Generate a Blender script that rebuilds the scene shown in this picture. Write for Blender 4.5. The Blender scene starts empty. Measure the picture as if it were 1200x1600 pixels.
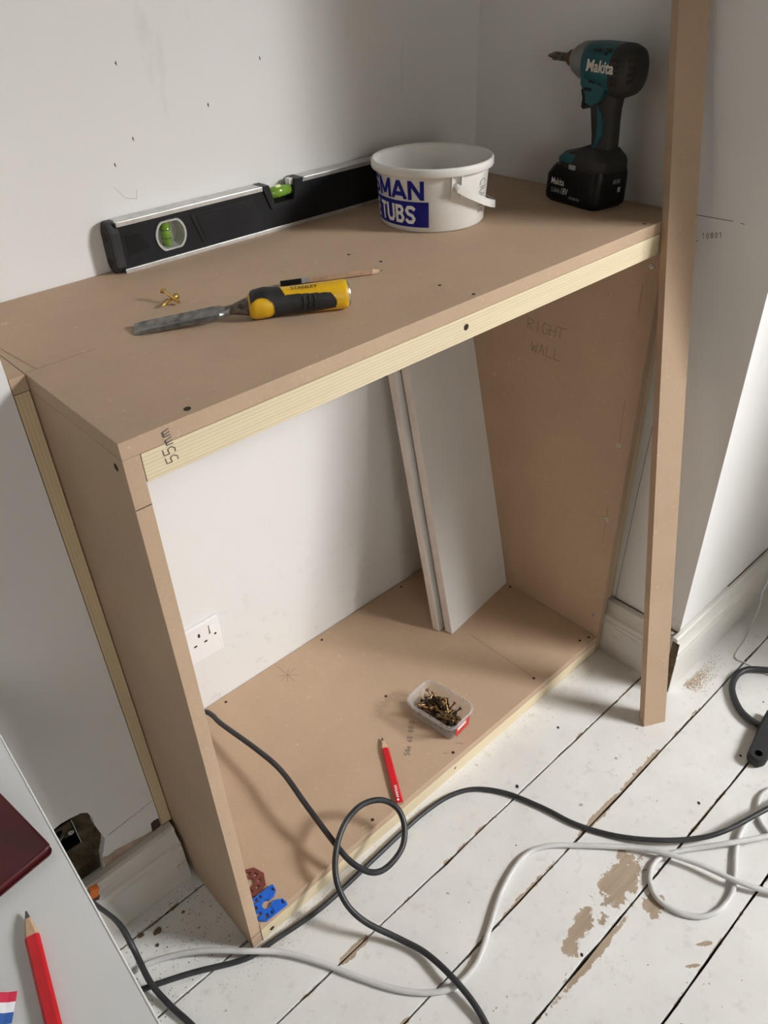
import bpy, bmesh, math, random
from mathutils import Vector, Matrix
random.seed(7)
S = bpy.context.scene
COL = S.collection
PI = math.pi

# ------------------------------------------------------------------ camera
cam = bpy.data.objects.new('camera', bpy.data.cameras.new('camera'))
COL.objects.link(cam)
CR = Vector((0.7339, -0.6785, -0.0335)); CU = Vector((0.4199, 0.4143, 0.8075)); CF = Vector((0.5340, 0.6066, -0.5889))
m3 = Matrix((CR, CU, -CF)).transposed()
cam.matrix_world = Matrix.Translation((-0.2249, -1.0352, 1.2773)) @ m3.to_4x4()
cam.data.sensor_fit = 'VERTICAL'; cam.data.sensor_height = 32.0
cam.data.lens = 1235.45 / 1600 * 32.0
cam.data.clip_start = 0.01
S.camera = cam

# ------------------------------------------------------------------ world, daylight, exposure
wd = bpy.data.worlds.new('World'); S.world = wd; wd.use_nodes = True
bg = wd.node_tree.nodes['Background']
bg.inputs[0].default_value = (0.80, 0.88, 1.0, 1); bg.inputs[1].default_value = 0.35

def area(name, loc, rot, sx, sy, power, color):
    l = bpy.data.lights.new(name, 'AREA'); l.shape = 'RECTANGLE'; l.size = sx; l.size_y = sy
    l.energy = power; l.color = color
    o = bpy.data.objects.new(name, l); COL.objects.link(o); o.location = loc; o.rotation_euler = rot
    return o
WC = Vector((1.97, -2.02, 0)); WN = Vector((-.5, .866, 0)); WT = Vector((.866, .5, 0))   # bay window: centre, inward normal, tangent
WHW, WIN_Z0, WIN_Z1 = 0.70, 0.55, 2.22
sky_c = WC - WN * 1.3 + Vector((0, 0, 2.95)); sky_t = Vector((.45, -.35, .55))      # bright overcast sky seen through the bay window
wdl = area('sky_daylight', sky_c, (0, 0, 0), 2.8, 2.2, 1250, (0.975, 0.985, 1.0))
wdl.rotation_euler = (sky_c - sky_t).to_track_quat('Z', 'Y').to_euler()
area('rear_fill_light', (-1.05, -3.585, 1.50), (PI / 2, 0, 0), 1.1, 1.4, 9, (1.0, 0.975, 0.94))   # weak fill lamp added behind the camera to lift the left side
vs = S.view_settings
vs.view_transform = 'Standard'; vs.look = 'None'; vs.gamma = 1.0; vs.use_curve_mapping = False
vs.exposure = 1.05

# ------------------------------------------------------------------ node helpers / materials
class NG:
    def __init__(self, name):
        self.m = bpy.data.materials.new(name); self.m.use_nodes = True
        self.t = self.m.node_tree; self.n = self.t.nodes; self.l = self.t.links
        self.b = self.n['Principled BSDF']
    def add(self, kind, **kw):
        x = self.n.new(kind)
        for k, v in kw.items(): setattr(x, k, v)
        return x
    def link(self, a, b): self.l.new(a, b)
    def inp(self, sock, v):
        if hasattr(v, 'default_value') or hasattr(v, 'is_output'): self.l.new(v, sock)
        else: sock.default_value = v
    def math(self, op, a, b=0.0, clamp=False):
        x = self.add('ShaderNodeMath', operation=op, use_clamp=clamp)
        self.inp(x.inputs[0], a); self.inp(x.inputs[1], b); return x.outputs[0]
    def pos(self): return self.add('ShaderNodeNewGeometry').outputs['Position']
    def obj(self): return self.add('ShaderNodeTexCoord').outputs['Object']
    def mapping(self, v, scale=(1, 1, 1), rot=(0, 0, 0), loc=(0, 0, 0)):
        x = self.add('ShaderNodeMapping'); self.link(v, x.inputs[0])
        x.inputs['Scale'].default_value = scale; x.inputs['Rotation'].default_value = rot; x.inputs['Location'].default_value = loc
        return x.outputs[0]
    def noise(self, v, scale, detail=3, rough=0.55, dist=0.0):
        x = self.add('ShaderNodeTexNoise'); self.link(v, x.inputs['Vector'])
        x.inputs['Scale'].default_value = scale; x.inputs['Detail'].default_value = detail
        x.inputs['Roughness'].default_value = rough; x.inputs['Distortion'].default_value = dist
        return x.outputs['Fac']
    def ramp(self, f, a, b, ca=(0, 0, 0, 1), cb=(1, 1, 1, 1)):
        x = self.add('ShaderNodeValToRGB'); self.link(f, x.inputs[0])
        x.color_ramp.elements[0].position = a; x.color_ramp.elements[1].position = b
        x.color_ramp.elements[0].color = ca; x.color_ramp.elements[1].color = cb
        return x.outputs[0]
    def mix(self, f, a, b):
        x = self.add('ShaderNodeMix', data_type='RGBA')
        self.inp(x.inputs[0], f)
        for s, v in ((x.inputs[6], a), (x.inputs[7], b)):
            if isinstance(v, tuple): s.default_value = v if len(v) == 4 else v + (1,)
            else: self.link(v, s)
        return x.outputs[2]
    def bump(self, h, strength, dist=0.001):
        x = self.add('ShaderNodeBump'); self.link(h, x.inputs['Height'])
        x.inputs['Strength'].default_value = strength; x.inputs['Distance'].default_value = dist
        self.link(x.outputs[0], self.b.inputs['Normal'])
    def color(self, c): self.inp(self.b.inputs['Base Color'], c if not isinstance(c, tuple) else (c if len(c) == 4 else c + (1,)))
    def set(self, **kw):
        for k, v in kw.items(): self.b.inputs[k.replace('_', ' ')].default_value = v

M = {}
def simple(name, c, rough=0.5, metal=0.0, var=0.12, scale=60, bump=0.0, bscale=None, **kw):
    g = NG(name); v = g.obj()
    n = g.noise(v, scale, 4)
    f = g.ramp(n, 0.3, 0.7)
    g.color(g.mix(f, tuple(x * (1 - var) for x in c), tuple(min(1, x * (1 + var)) for x in c)))
    g.set(Roughness=rough, Metallic=metal)
    for k, val in kw.items(): g.b.inputs[k.replace('_', ' ')].default_value = val
    if bump: g.bump(g.noise(v, bscale or scale * 4, 4), bump)
    M[name] = g.m; return g

def mdf(name, c):
    g = NG(name); v = g.pos()
    big = g.noise(v, 7, 4); fine = g.noise(v, 420, 3, 0.7); mid = g.noise(v, 90, 3)
    col = g.mix(g.ramp(big, 0.3, 0.7), tuple(x * 0.93 for x in c), tuple(x * 1.06 for x in c))
    col = g.mix(g.math('MULTIPLY', g.ramp(fine, 0.35, 0.75), 0.22), col, tuple(min(1, x * 1.35) for x in c))
    col = g.mix(g.math('MULTIPLY', g.ramp(mid, 0.62, 0.75), 0.3), col, tuple(x * 0.85 for x in c))
    fl = g.noise(v, 130, 2, 0.8)
    col = g.mix(g.math('MULTIPLY', g.ramp(fl, 0.66, 0.72), 0.35), col, (0.66, 0.53, 0.41))
    f2 = g.noise(g.mapping(v, (1, 1, 1), (0, 0, 0), (3.1, 1.7, .4)), 55, 3, 0.75)
    col = g.mix(g.math('MULTIPLY', g.ramp(f2, 0.69, 0.72), 0.5), col, (0.70, 0.57, 0.45))
    g.color(col); g.set(Roughness=0.62); g.b.inputs['Specular IOR Level'].default_value = 0.3
    g.bump(fine, 0.06); M[name] = g.m
mdf('mdf', (0.470, 0.338, 0.230))

def pine(name, axis, c0=(0.66, 0.53, 0.33), c1=(0.50, 0.36, 0.19)):
    g = NG(name); v = g.pos()
    sc = {'x': (1.2, 60, 60), 'z': (60, 60, 1.2)}[axis]
    mp = g.mapping(v, sc)
    w = g.add('ShaderNodeTexWave', wave_type='BANDS', bands_direction=('Z' if axis == 'x' else 'X'))
    g.link(mp, w.inputs['Vector']); w.inputs['Scale'].default_value = 1.3; w.inputs['Distortion'].default_value = 2.2
    w.inputs['Detail'].default_value = 3; w.inputs['Detail Scale'].default_value = 0.7
    n = g.noise(g.mapping(v, tuple(s * 4 for s in sc)), 1.0, 3)
    col = g.mix(g.math('MULTIPLY', g.ramp(w.outputs['Fac'], 0.45, 0.95), 0.6), c0, c1)
    col = g.mix(g.math('MULTIPLY', g.ramp(n, 0.4, 0.7), 0.25), col, tuple(min(1, x * 1.2) for x in c0))
    g.color(col); g.set(Roughness=0.6); g.bump(n, 0.08); M[name] = g.m
pine('pine_x', 'x', (0.70, 0.60, 0.41), (0.58, 0.45, 0.27)); pine('pine_z', 'z', (0.60, 0.48, 0.30), (0.50, 0.37, 0.21))

def wall_mat(name, c):
    g = NG(name); v = g.pos()
    big = g.noise(v, 2.3, 4); sm = g.noise(v, 14, 5, 0.7); rag = g.noise(g.mapping(v, (9, 9, 3), (0, 0.5, 0.4)), 1.4, 5, 0.6)
    col = g.mix(g.ramp(big, 0.3, 0.7), tuple(x * 0.965 for x in c), c + (1,))
    col = g.mix(g.math('MULTIPLY', g.ramp(sm, 0.62, 0.76), 0.16), col, (0.40, 0.36, 0.32))
    col = g.mix(g.math('MULTIPLY', g.ramp(rag, 0.66, 0.74), 0.14), col, (0.33, 0.31, 0.29))
    gr = g.noise(g.mapping(v, (1, 1, 1), (0, 0, 0), (5, 2, 9)), 26, 5, 0.7)
    sp = g.add('ShaderNodeSeparateXYZ'); g.link(v, sp.inputs[0])
    low = g.ramp(sp.outputs[2], 0.05, 0.40, (1, 1, 1, 1), (0, 0, 0, 1))
    col = g.mix(g.math('MULTIPLY', g.math('MULTIPLY', g.ramp(gr, 0.56, 0.70), low), 0.30), col, (0.36, 0.31, 0.26))
    g.color(col); g.set(Roughness=0.55); g.b.inputs['Specular IOR Level'].default_value = 0.35
    g.bump(g.noise(v, 45, 4), 0.10, 0.002); M[name] = g.m
wall_mat("wall", (0.745, 0.735, 0.715)); wall_mat('room_wall', (0.24, 0.205, 0.16))

def gloss_paint(name, c, dirt=(0.32, 0.25, 0.18)):
    g = NG(name); v = g.pos()
    n = g.noise(v, 22, 5, 0.7); d = g.noise(g.mapping(v, (1, 1, 3)), 9, 5, 0.65)
    col = g.mix(g.ramp(n, 0.3, 0.75), tuple(x * 0.93 for x in c), c + (1,))
    col = g.mix(g.math('MULTIPLY', g.ramp(d, 0.6, 0.72), 0.35), col, dirt)
    g.color(col); g.set(Roughness=0.38); g.bump(g.noise(v, 70, 3), 0.08, 0.001); M[name] = g.m
gloss_paint('skirting', (0.70, 0.675, 0.63))

def floor_paint():
    g = NG('floor_paint'); v = g.pos(); o = g.obj()
    sep = g.add('ShaderNodeSeparateXYZ'); g.link(v, sep.inputs[0]); X, Y = sep.outputs[0], sep.outputs[1]
    so = g.add('ShaderNodeSeparateXYZ'); g.link(o, so.inputs[0])
    big = g.noise(v, 8, 5, 0.65); sm = g.noise(v, 38, 5, 0.7)
    c = (0.79, 0.785, 0.755)
    col = g.mix(g.ramp(big, 0.3, 0.72), (0.70, 0.69, 0.66), c)
    col = g.mix(g.math('MULTIPLY', g.ramp(sm, 0.56, 0.74), 0.42), col, (0.47, 0.45, 0.42))
    md = g.noise(v, 19, 6, 0.72)
    col = g.mix(g.math('MULTIPLY', g.ramp(md, 0.58, 0.70), 0.22), col, (0.50, 0.44, 0.36))
    # grubby specks
    wn = g.add('ShaderNodeTexNoise'); g.link(v, wn.inputs['Vector']); wn.inputs['Scale'].default_value = 130; wn.inputs['Detail'].default_value = 4
    wv = g.add('ShaderNodeVectorMath', operation='MULTIPLY_ADD'); g.link(wn.outputs['Color'], wv.inputs[0]); wv.inputs[1].default_value = (.016, .016, 0); g.link(g.mapping(v, (1, 1.6, 1)), wv.inputs[2])
    vo = g.add('ShaderNodeTexVoronoi'); g.link(wv.outputs[0], vo.inputs['Vector']); vo.inputs['Scale'].default_value = 34
    vn = g.noise(v, 11, 2)
    th = g.math('MULTIPLY', g.math('SUBTRACT', vn, 0.44, True), 0.50)
    spk = g.math('LESS_THAN', vo.outputs['Distance'], th)
    col = g.mix(g.math('MULTIPLY', spk, 0.65), col, (0.20, 0.16, 0.12))
    # bare timber where the paint has come away: worn edges and one large flaked patch
    warp = g.noise(v, 60, 6, 0.75); warp2 = g.noise(v, 16, 4, 0.6)
    def blob(cx, cy, rx, ry, ang):
        ca, sa = math.cos(ang), math.sin(ang)
        dx = g.math('SUBTRACT', X, cx); dy = g.math('SUBTRACT', Y, cy)
        u = g.math('DIVIDE', g.math('ADD', g.math('MULTIPLY', dx, ca), g.math('MULTIPLY', dy, sa)), rx)
        w = g.math('DIVIDE', g.math('SUBTRACT', g.math('MULTIPLY', dy, ca), g.math('MULTIPLY', dx, sa)), ry)
        return g.math('SUBTRACT', 1.0, g.math('SQRT', g.math('ADD', g.math('MULTIPLY', u, u), g.math('MULTIPLY', w, w))))
    bl = blob(0.500, -0.757, 0.092, 0.037, 0.10)
    for a in ((0.395, -0.757, 0.060, 0.019, 0.12), (0.357, -0.768, 0.026, 0.020, 0.3), (0.508, -0.822, 0.034, 0.026, 0.2), (0.545, -0.735, 0.045, 0.02, 0.8),
              (0.512, -0.906, 0.022, 0.005, -0.6), (0.472, -0.912, 0.016, 0.004, -0.6), (0.36, -0.800, 0.16, 0.009, 0), (0.60, -0.664, 0.16, 0.008, 0), (0.74, -0.663, 0.10, 0.010, 0), (0.11, -0.538, 0.045, 0.009, 0), (0.38, -0.664, 0.10, 0.006, 0), (0.70, -0.794, 0.10, 0.005, 0)):
        bl = g.math('MAXIMUM', bl, blob(*a))
    bl = g.math('ADD', bl, g.math('ADD', g.math('MULTIPLY', g.math('SUBTRACT', warp, 0.5), 1.9), g.math('MULTIPLY', g.math('SUBTRACT', warp2, 0.5), 1.6)))
    m1 = g.math('GREATER_THAN', bl, 0.42)
    edge = g.math('SUBTRACT', 0.064, g.math('ABSOLUTE', so.outputs[1]))
    en = g.math('MULTIPLY', g.math('SUBTRACT', g.noise(g.mapping(v, (1, 3, 1)), 24, 5, 0.7), 0.48, True), 0.026)
    m2 = g.math('LESS_THAN', edge, en)
    wood = g.mix(g.ramp(g.noise(g.mapping(v, (4, 60, 1)), 2, 4), 0.3, 0.7), (0.33, 0.25, 0.175), (0.42, 0.33, 0.24))
    mk = g.math('MAXIMUM', m1, m2)
    col = g.mix(mk, col, wood)
    g.color(col)
    g.inp(g.b.inputs['Roughness'], g.math('ADD', 0.36, g.math('MULTIPLY', mk, 0.35)))
    h = g.math('ADD', g.math('MULTIPLY', mk, -1.0), g.math('MULTIPLY', g.noise(v, 30, 4), 0.8))
    g.bump(h, 0.25, 0.0012); M['floor_paint'] = g.m
floor_paint()

simple('subfloor', (0.035, 0.024, 0.018), 0.9)
simple('white_board', (0.72, 0.70, 0.665), 0.45, var=0.03, scale=8)
simple('board_edge', (0.66, 0.60, 0.55), 0.6, var=0.05, scale=30)
simple('white_plastic', (0.78, 0.775, 0.76), 0.35, var=0.04, scale=12)
simple('socket_plastic', (0.80, 0.785, 0.78), 0.3, var=0.02, scale=20)
simple('tub_plastic', (0.72, 0.70, 0.66), 0.42, var=0.05, scale=18, Subsurface_Weight=0.0)
simple('tub_blue', (0.008, 0.011, 0.20), 0.5, var=0.2, scale=60, Specular_IOR_Level=0.25)
simple('black_plastic', (0.008, 0.008, 0.009), 0.45, var=0.3, scale=40, Specular_IOR_Level=0.35)
simple('black_rubber', (0.016, 0.016, 0.017), 0.6, var=0.35, scale=25, bump=0.1)
simple('black_gloss', (0.004, 0.004, 0.0045), 0.4, var=0.3, scale=20, Specular_IOR_Level=0.3)
simple('cable_black', (0.028, 0.029, 0.031), 0.45, var=0.3, scale=50)
simple('cable_white', (0.60, 0.595, 0.58), 0.4, var=0.10, scale=30)
simple('wire_white', (0.72, 0.70, 0.66), 0.4, var=0.05)
simple('level_web', (0.009, 0.0095, 0.011), 0.42, var=0.3, scale=30, Specular_IOR_Level=0.3)
simple('aluminium', (0.62, 0.61, 0.59), 0.36, 0.75, var=0.12, scale=70)
simple('alu_dull', (0.50, 0.50, 0.48), 0.42, 0.5, var=0.06)
simple('steel', (0.20, 0.195, 0.185), 0.42, 0.8, var=0.45, scale=110, bump=0.15)
simple('steel_rust', (0.16, 0.135, 0.115), 0.6, 0.6, var=0.6, scale=160, bump=0.3)
simple('cap_steel', (0.55, 0.55, 0.54), 0.3, 0.9)
simple('yellow', (0.74, 0.43, 0.012), 0.38, var=0.10, scale=70)
simple('brass', (0.72, 0.47, 0.13), 0.28, 0.95, var=0.15, scale=200)
simple('bronze_screw', (0.27, 0.17, 0.075), 0.36, 0.85, var=0.45, scale=200)
simple('dark_screw', (0.055, 0.040, 0.028), 0.42, 0.8, var=0.45, scale=200)
simple('zinc', (0.55, 0.55, 0.53), 0.35, 0.9)
simple('hole_dark', (0.03, 0.018, 0.010), 0.9)
simple('joint_dark', (0.06, 0.038, 0.022), 0.9)
simple('graphite', (0.10, 0.085, 0.075), 0.7)
simple('graphite_soft', (0.25, 0.165, 0.11), 0.8); simple('graphite_faint', (0.42, 0.40, 0.37), 0.8)
simple('red_paint', (0.60, 0.012, 0.020), 0.35, var=0.10, scale=60)
simple('raw_wood', (0.62, 0.42, 0.27), 0.6, var=0.15, scale=150)
simple('bare_pencil', (0.42, 0.27, 0.17), 0.4, var=0.2, scale=90)
simple('grey_ferrule', (0.30, 0.32, 0.34), 0.4, 0.3)
simple('print_white', (0.78, 0.77, 0.74), 0.5, var=0.02)
simple('print_cream', (0.62, 0.58, 0.50), 0.5, var=0.04)
simple('print_grey', (0.33, 0.33, 0.32), 0.5, var=0.05)
simple('teal', (0.003, 0.075, 0.092), 0.45, var=0.2, scale=30)
simple('charcoal', (0.018, 0.0165, 0.0145), 0.6, var=0.25, scale=40, bump=0.08)
simple('gear_grey', (0.24, 0.235, 0.22), 0.45, 0.4, var=0.15, scale=60)
simple('copper_ring', (0.12, 0.055, 0.032), 0.45, 0.5)
simple('blue_plastic', (0.012, 0.13, 0.62), 0.38, var=0.10)
simple('brown_plastic', (0.17, 0.042, 0.030), 0.42, var=0.12)
simple('leather', (0.060, 0.004, 0.006), 0.42, var=0.35, scale=18, bump=0.12, bscale=160)
simple('paper', (0.60, 0.52, 0.44), 0.8)
simple('desk_white', (0.70, 0.71, 0.70), 0.42, var=0.04, scale=6)
simple('desk_edge_lit', (0.82, 0.82, 0.79), 0.35, var=0.02)  # paler than the desk top: window light on the bevel put into the colour
simple('flag_red', (0.58, 0.02, 0.06), 0.7); simple('flag_white', (0.75, 0.75, 0.78), 0.7); simple('flag_blue', (0.02, 0.10, 0.36), 0.7)
simple('plaster_brown', (0.115, 0.085, 0.048), 0.9, var=0.45, scale=70, bump=0.5, bscale=90)
simple('plaster_pink', (0.42, 0.32, 0.25), 0.85, var=0.15, scale=50)
simple('orange', (0.52, 0.13, 0.02), 0.3, var=0.1)
simple('wire_blue', (0.05, 0.10, 0.20), 0.45); simple('wire_grey', (0.30, 0.30, 0.29), 0.5)
simple('sawdust', (0.56, 0.43, 0.29), 0.9, var=0.2); simple('grit', (0.13, 0.085, 0.05), 0.9, var=0.3)
simple('red_label', (0.50, 0.035, 0.030), 0.4, var=0.2)
simple('frame_white', (0.80, 0.80, 0.78), 0.4, var=0.02)
def glassy(name, c, transp, rough=0.15):
    g = NG(name); g.color(c); g.set(Roughness=rough)
    t = g.add('ShaderNodeBsdfTransparent'); t.inputs[0].default_value = (0.93, 0.93, 0.93, 1)
    mx = g.add('ShaderNodeMixShader'); g.link(t.outputs[0], mx.inputs[2]); g.link(g.b.outputs[0], mx.inputs[1])
    lw = g.add('ShaderNodeLayerWeight'); lw.inputs[0].default_value = 0.35
    n = g.noise(g.obj(), 55, 3)
    f = g.math('SUBTRACT', g.math('ADD', transp, g.math('MULTIPLY', g.math('SUBTRACT', n, 0.5), 0.15)), g.math('MULTIPLY', lw.outputs['Facing'], 0.35), True)
    g.link(f, mx.inputs[0])
    out = [x for x in g.n if x.type == 'OUTPUT_MATERIAL'][0]
    g.link(mx.outputs[0], out.inputs[0]); M[name] = g.m
glassy('clear_plastic', (0.74, 0.73, 0.72), 0.86, 0.2)
glassy('pane', (0.8, 0.85, 0.88), 1.0, 0.05)
g = NG('vial_green'); n = g.noise(g.obj(), 30, 2); g.color(g.mix(n, (0.13, 0.30, 0.025), (0.30, 0.50, 0.07)))
g.set(Roughness=0.12, Transmission_Weight=0.25, IOR=1.35); g.b.inputs['Coat Weight'].default_value = 0.6; M['vial_green'] = g.m
simple('vial_line', (0.02, 0.03, 0.01), 0.5); simple('bubble', (0.72, 0.86, 0.45), 0.1)

# ------------------------------------------------------------------ mesh helpers
class MB:
    def __init__(self): self.v = []; self.f = []; self.sm = []
    def add(self, vs, fs, smooth=False):
        o = len(self.v); self.v += [tuple(x) for x in vs]
        for f in fs: self.f.append(tuple(i + o for i in f)); self.sm.append(smooth)
        return self
    def box(self, a, b, c=0.0):
        """axis box a..b, with optional chamfer c"""
        (x0, y0, z0), (x1, y1, z1) = a, b
        if c <= 0:
            vs = [(x, y, z) for z in (z0, z1) for y in (y0, y1) for x in (x0, x1)]
            return self.add(vs, [(0, 2, 3, 1), (4, 5, 7, 6), (0, 1, 5, 4), (2, 6, 7, 3), (0, 4, 6, 2), (1, 3, 7, 5)])
        bm = bmesh.new()
        r = bmesh.ops.create_cube(bm, size=1)
        for v in bm.verts: v.co = Vector(((x0 + x1) / 2 + v.co.x * (x1 - x0), (y0 + y1) / 2 + v.co.y * (y1 - y0), (z0 + z1) / 2 + v.co.z * (z1 - z0)))
        bmesh.ops.bevel(bm, geom=bm.edges[:], offset=c, segments=2, affect='EDGES', profile=0.6)
        return self.frombm(bm)
    def frombm(self, bm, smooth=False):
        bm.verts.index_update()
        self.add([v.co[:] for v in bm.verts], [[v.index for v in f.verts] for f in bm.faces], smooth); bm.free(); return self
    def loft(self, rings, caps=True, smooth=True, close=True):
        n = len(rings[0]); vs = [p for r in rings for p in r]; fs = []
        for i in range(len(rings) - 1):
            for j in range(n if close else n - 1):
                k = (j + 1) % n
                fs.append((i * n + j, i * n + k, (i + 1) * n + k, (i + 1) * n + j))
        self.add(vs, fs, smooth)
        if caps:
            self.add(rings[0], [tuple(range(n))[::-1]]); self.add(rings[-1], [tuple(range(n))])
        return self
    def lathe(self, prof, seg=48, caps=True, smooth=True, center=(0, 0, 0)):
        return self.loft([[(center[0] + r * math.cos(2 * PI * k / seg), center[1] + r * math.sin(2 * PI * k / seg), center[2] + z) for k in range(seg)] for r, z in prof], caps, smooth)
    def tube(self, pts, r, seg=10, flat=1.0):
        pts = [Vector(p) for p in pts]; rings = []; up = Vector((0, 0, 1))
        for i, p in enumerate(pts):
            t = (pts[min(i + 1, len(pts) - 1)] - pts[max(i - 1, 0)]).normalized()
            s = t.cross(up)
            if s.length < 1e-4: s = Vector((1, 0, 0))
            s.normalize(); u = s.cross(t)
            rr = r[i] if isinstance(r, (list, tuple)) else r
            rings.append([tuple(p + s * rr * math.cos(2 * PI * k / seg) + u * rr * flat * math.sin(2 * PI * k / seg)) for k in range(seg)])
        return self.loft(rings)
    def prism(self, poly, y0, y1, axis='y'):
        """polygon (a,b) extruded: axis y -> (a, y, b); z -> (a, b, z); x -> (x, a, b)"""
        f = {'y': lambda p, t: (p[0], t, p[1]), 'z': lambda p, t: (p[0], p[1], t), 'x': lambda p, t: (t, p[0], p[1])}[axis]
        n = len(poly); vs = [f(p, y0) for p in poly] + [f(p, y1) for p in poly]
        return self.add(vs, [tuple(range(n)), tuple(range(n, 2 * n))[::-1]] + [(i, i + n, (i + 1) % n + n, (i + 1) % n) for i in range(n)])
    def xf(self, mat):
        self.v = [tuple(mat @ Vector(p)) for p in self.v]; return self
    def mesh(self, name, mat):
        me = bpy.data.meshes.new(name); me.from_pydata(self.v, [], self.f); me.materials.append(M[mat])
        for p, s in zip(me.polygons, self.sm): p.use_smooth = s
        bm = bmesh.new(); bm.from_mesh(me); bmesh.ops.recalc_face_normals(bm, faces=bm.faces[:]); bm.to_mesh(me); bm.free()
        me.update(); return me
    def obj(self, name, mat, parent=None, label=None):
        o = bpy.data.objects.new(name, self.mesh(name, mat)); COL.objects.link(o)
        if parent is not None: o.parent = parent
        if label: o['label'] = label
        return o
def tag(o, label, cat, group=None, kind=None):
    o['label'] = label; o['category'] = cat
    if group: o['group'] = group
    if kind: o['kind'] = kind
    return o
def thing(name, label, cat, loc=(0, 0, 0), rz=0.0, group=None, mat=None):
    o = bpy.data.objects.new(name, None); COL.objects.link(o); o.empty_display_size = 0.05
    if mat is not None: o.matrix_world = mat
    else: o.location = loc; o.rotation_euler = (0, 0, rz)
    return tag(o, label, cat, group)
def struct(o): o['kind'] = 'structure'; return o
def grid_fill(outer, holes, f):
    """2-D polygon with holes -> verts, tris (mapped by f)"""
    bm = bmesh.new(); es = []
    for loop in [outer] + holes:
        vs = [bm.verts.new((a, b, 0)) for a, b in loop]
        es += [bm.edges.new((vs[i], vs[(i + 1) % len(vs)])) for i in range(len(vs))]
    bmesh.ops.triangle_fill(bm, edges=es, use_beauty=True)
    bm.verts.index_update()
    r = [f(v.co.x, v.co.y) for v in bm.verts], [[v.index for v in fc.verts] for fc in bm.faces]
    bm.free(); return r
def plate(outer, holes, f0, f1):
    """slab with holes between two mappings"""
    mb = MB(); v, fs = grid_fill(outer, holes, f0); mb.add(v, fs); v, fs = grid_fill(outer, holes, f1); mb.add(v, fs)
    for lp in [outer] + holes:
        n = len(lp); mb.add([f0(*p) for p in lp] + [f1(*p) for p in lp], [(i, (i + 1) % n, (i + 1) % n + n, i + n) for i in range(n)])
    return mb
def spline(pts, step=6, closed=False):
    P = [Vector(p) for p in pts]; out = []
    for i in range(len(P) - 1):
        a, b, c, d = P[max(i - 1, 0)], P[i], P[i + 1], P[min(i + 2, len(P) - 1)]
        for k in range(step):
            t = k / step
            out.append(0.5 * ((2 * b) + (c - a) * t + (2 * a - 5 * b + 4 * c - d) * t * t + (3 * b - a - 3 * c + d) * t ** 3))
    out.append(P[-1]); return out
def text2d(s, shear=0.0, offset=0.0, space=1.0):
    cu = bpy.data.curves.new('t', 'FONT'); cu.body = s; cu.size = 1; cu.shear = shear; cu.offset = offset; cu.space_character = space
    cu.resolution_u = 3
    o = bpy.data.objects.new('t', cu); COL.objects.link(o)
    dg = bpy.context.evaluated_depsgraph_get()
    me = bpy.data.meshes.new_from_object(o.evaluated_get(dg))
    bm = bmesh.new(); bm.from_mesh(me); bmesh.ops.triangulate(bm, faces=bm.faces[:])
    for _ in range(2):
        L = [e for e in bm.edges if e.calc_length() > 0.22]
        if L: bmesh.ops.subdivide_edges(bm, edges=L, cuts=1); bmesh.ops.triangulate(bm, faces=bm.faces[:])
    bm.verts.index_update()
    V = [(v.co.x, v.co.y) for v in bm.verts]; F = [[v.index for v in f.verts] for f in bm.faces]; bm.free()
    bpy.data.objects.remove(o); bpy.data.curves.remove(cu); bpy.data.meshes.remove(me)
    x0 = min(a for a, b in V); x1 = max(a for a, b in V); y0 = min(b for a, b in V); y1 = max(b for a, b in V)
    return [((a - x0) / (x1 - x0), (b - y0) / (y1 - y0)) for a, b in V], F
def text_on(s, f, **kw):
    """text normalised to the unit square, mapped by f(u, v) -> 3-D"""
    V, F = text2d(s, **kw); return MB().add([f(u, v) for u, v in V], F)
# pencil strokes (unit cells)
ST = {'R': [[(0, 0), (0, 1), (.6, .9), (.6, .6), (0, .5), (.6, 0)]], 'I': [[(.3, 0), (.3, 1)]], 'G': [[(.6, .9), (.2, 1), (0, .5), (.2, 0), (.6, .1), (.6, .45), (.35, .45)]],
      'H': [[(0, 0), (0, 1)], [(.6, 0), (.6, 1)], [(0, .5), (.6, .5)]], 'T': [[(-.1, 1), (.9, 1)], [(.3, 1), (.3, 0)]], 'W': [[(0, 1), (.15, 0), (.35, .7), (.55, 0), (.7, 1)]],
      'A': [[(0, 0), (.3, 1), (.6, 0)], [(.1, .4), (.5, .4)]], 'L': [[(0, 1), (0, 0), (.7, 0)]], '5': [[(.6, 1), (.1, 1), (.05, .55), (.45, .6), (.55, .3), (.3, 0), (0, .05)]],
      'm': [[(0, 0), (.05, .6)], [(.05, .5), (.2, .6), (.28, 0)], [(.28, .5), (.45, .6), (.55, 0)]], '0': [[(.3, 0), (.05, .5), (.3, 1), (.55, .5), (.3, 0)]],
      '8': [[(.3, .5), (.05, .25), (.3, 0), (.55, .25), (.3, .5), (.05, .75), (.3, 1), (.55, .75), (.3, .5)]], '1': [[(.1, .8), (.3, 1), (.3, 0)]],
      'D': [[(0, 0), (0, 1), (.55, .7), (.55, .3), (0, 0)]], '4': [[(.4, 0), (.4, 1), (0, .35), (.6, .35)]], '6': [[(.5, 1), (.1, .5), (.1, .1), (.4, 0), (.55, .25), (.4, .5), (.1, .4)]], ' ': []}
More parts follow.
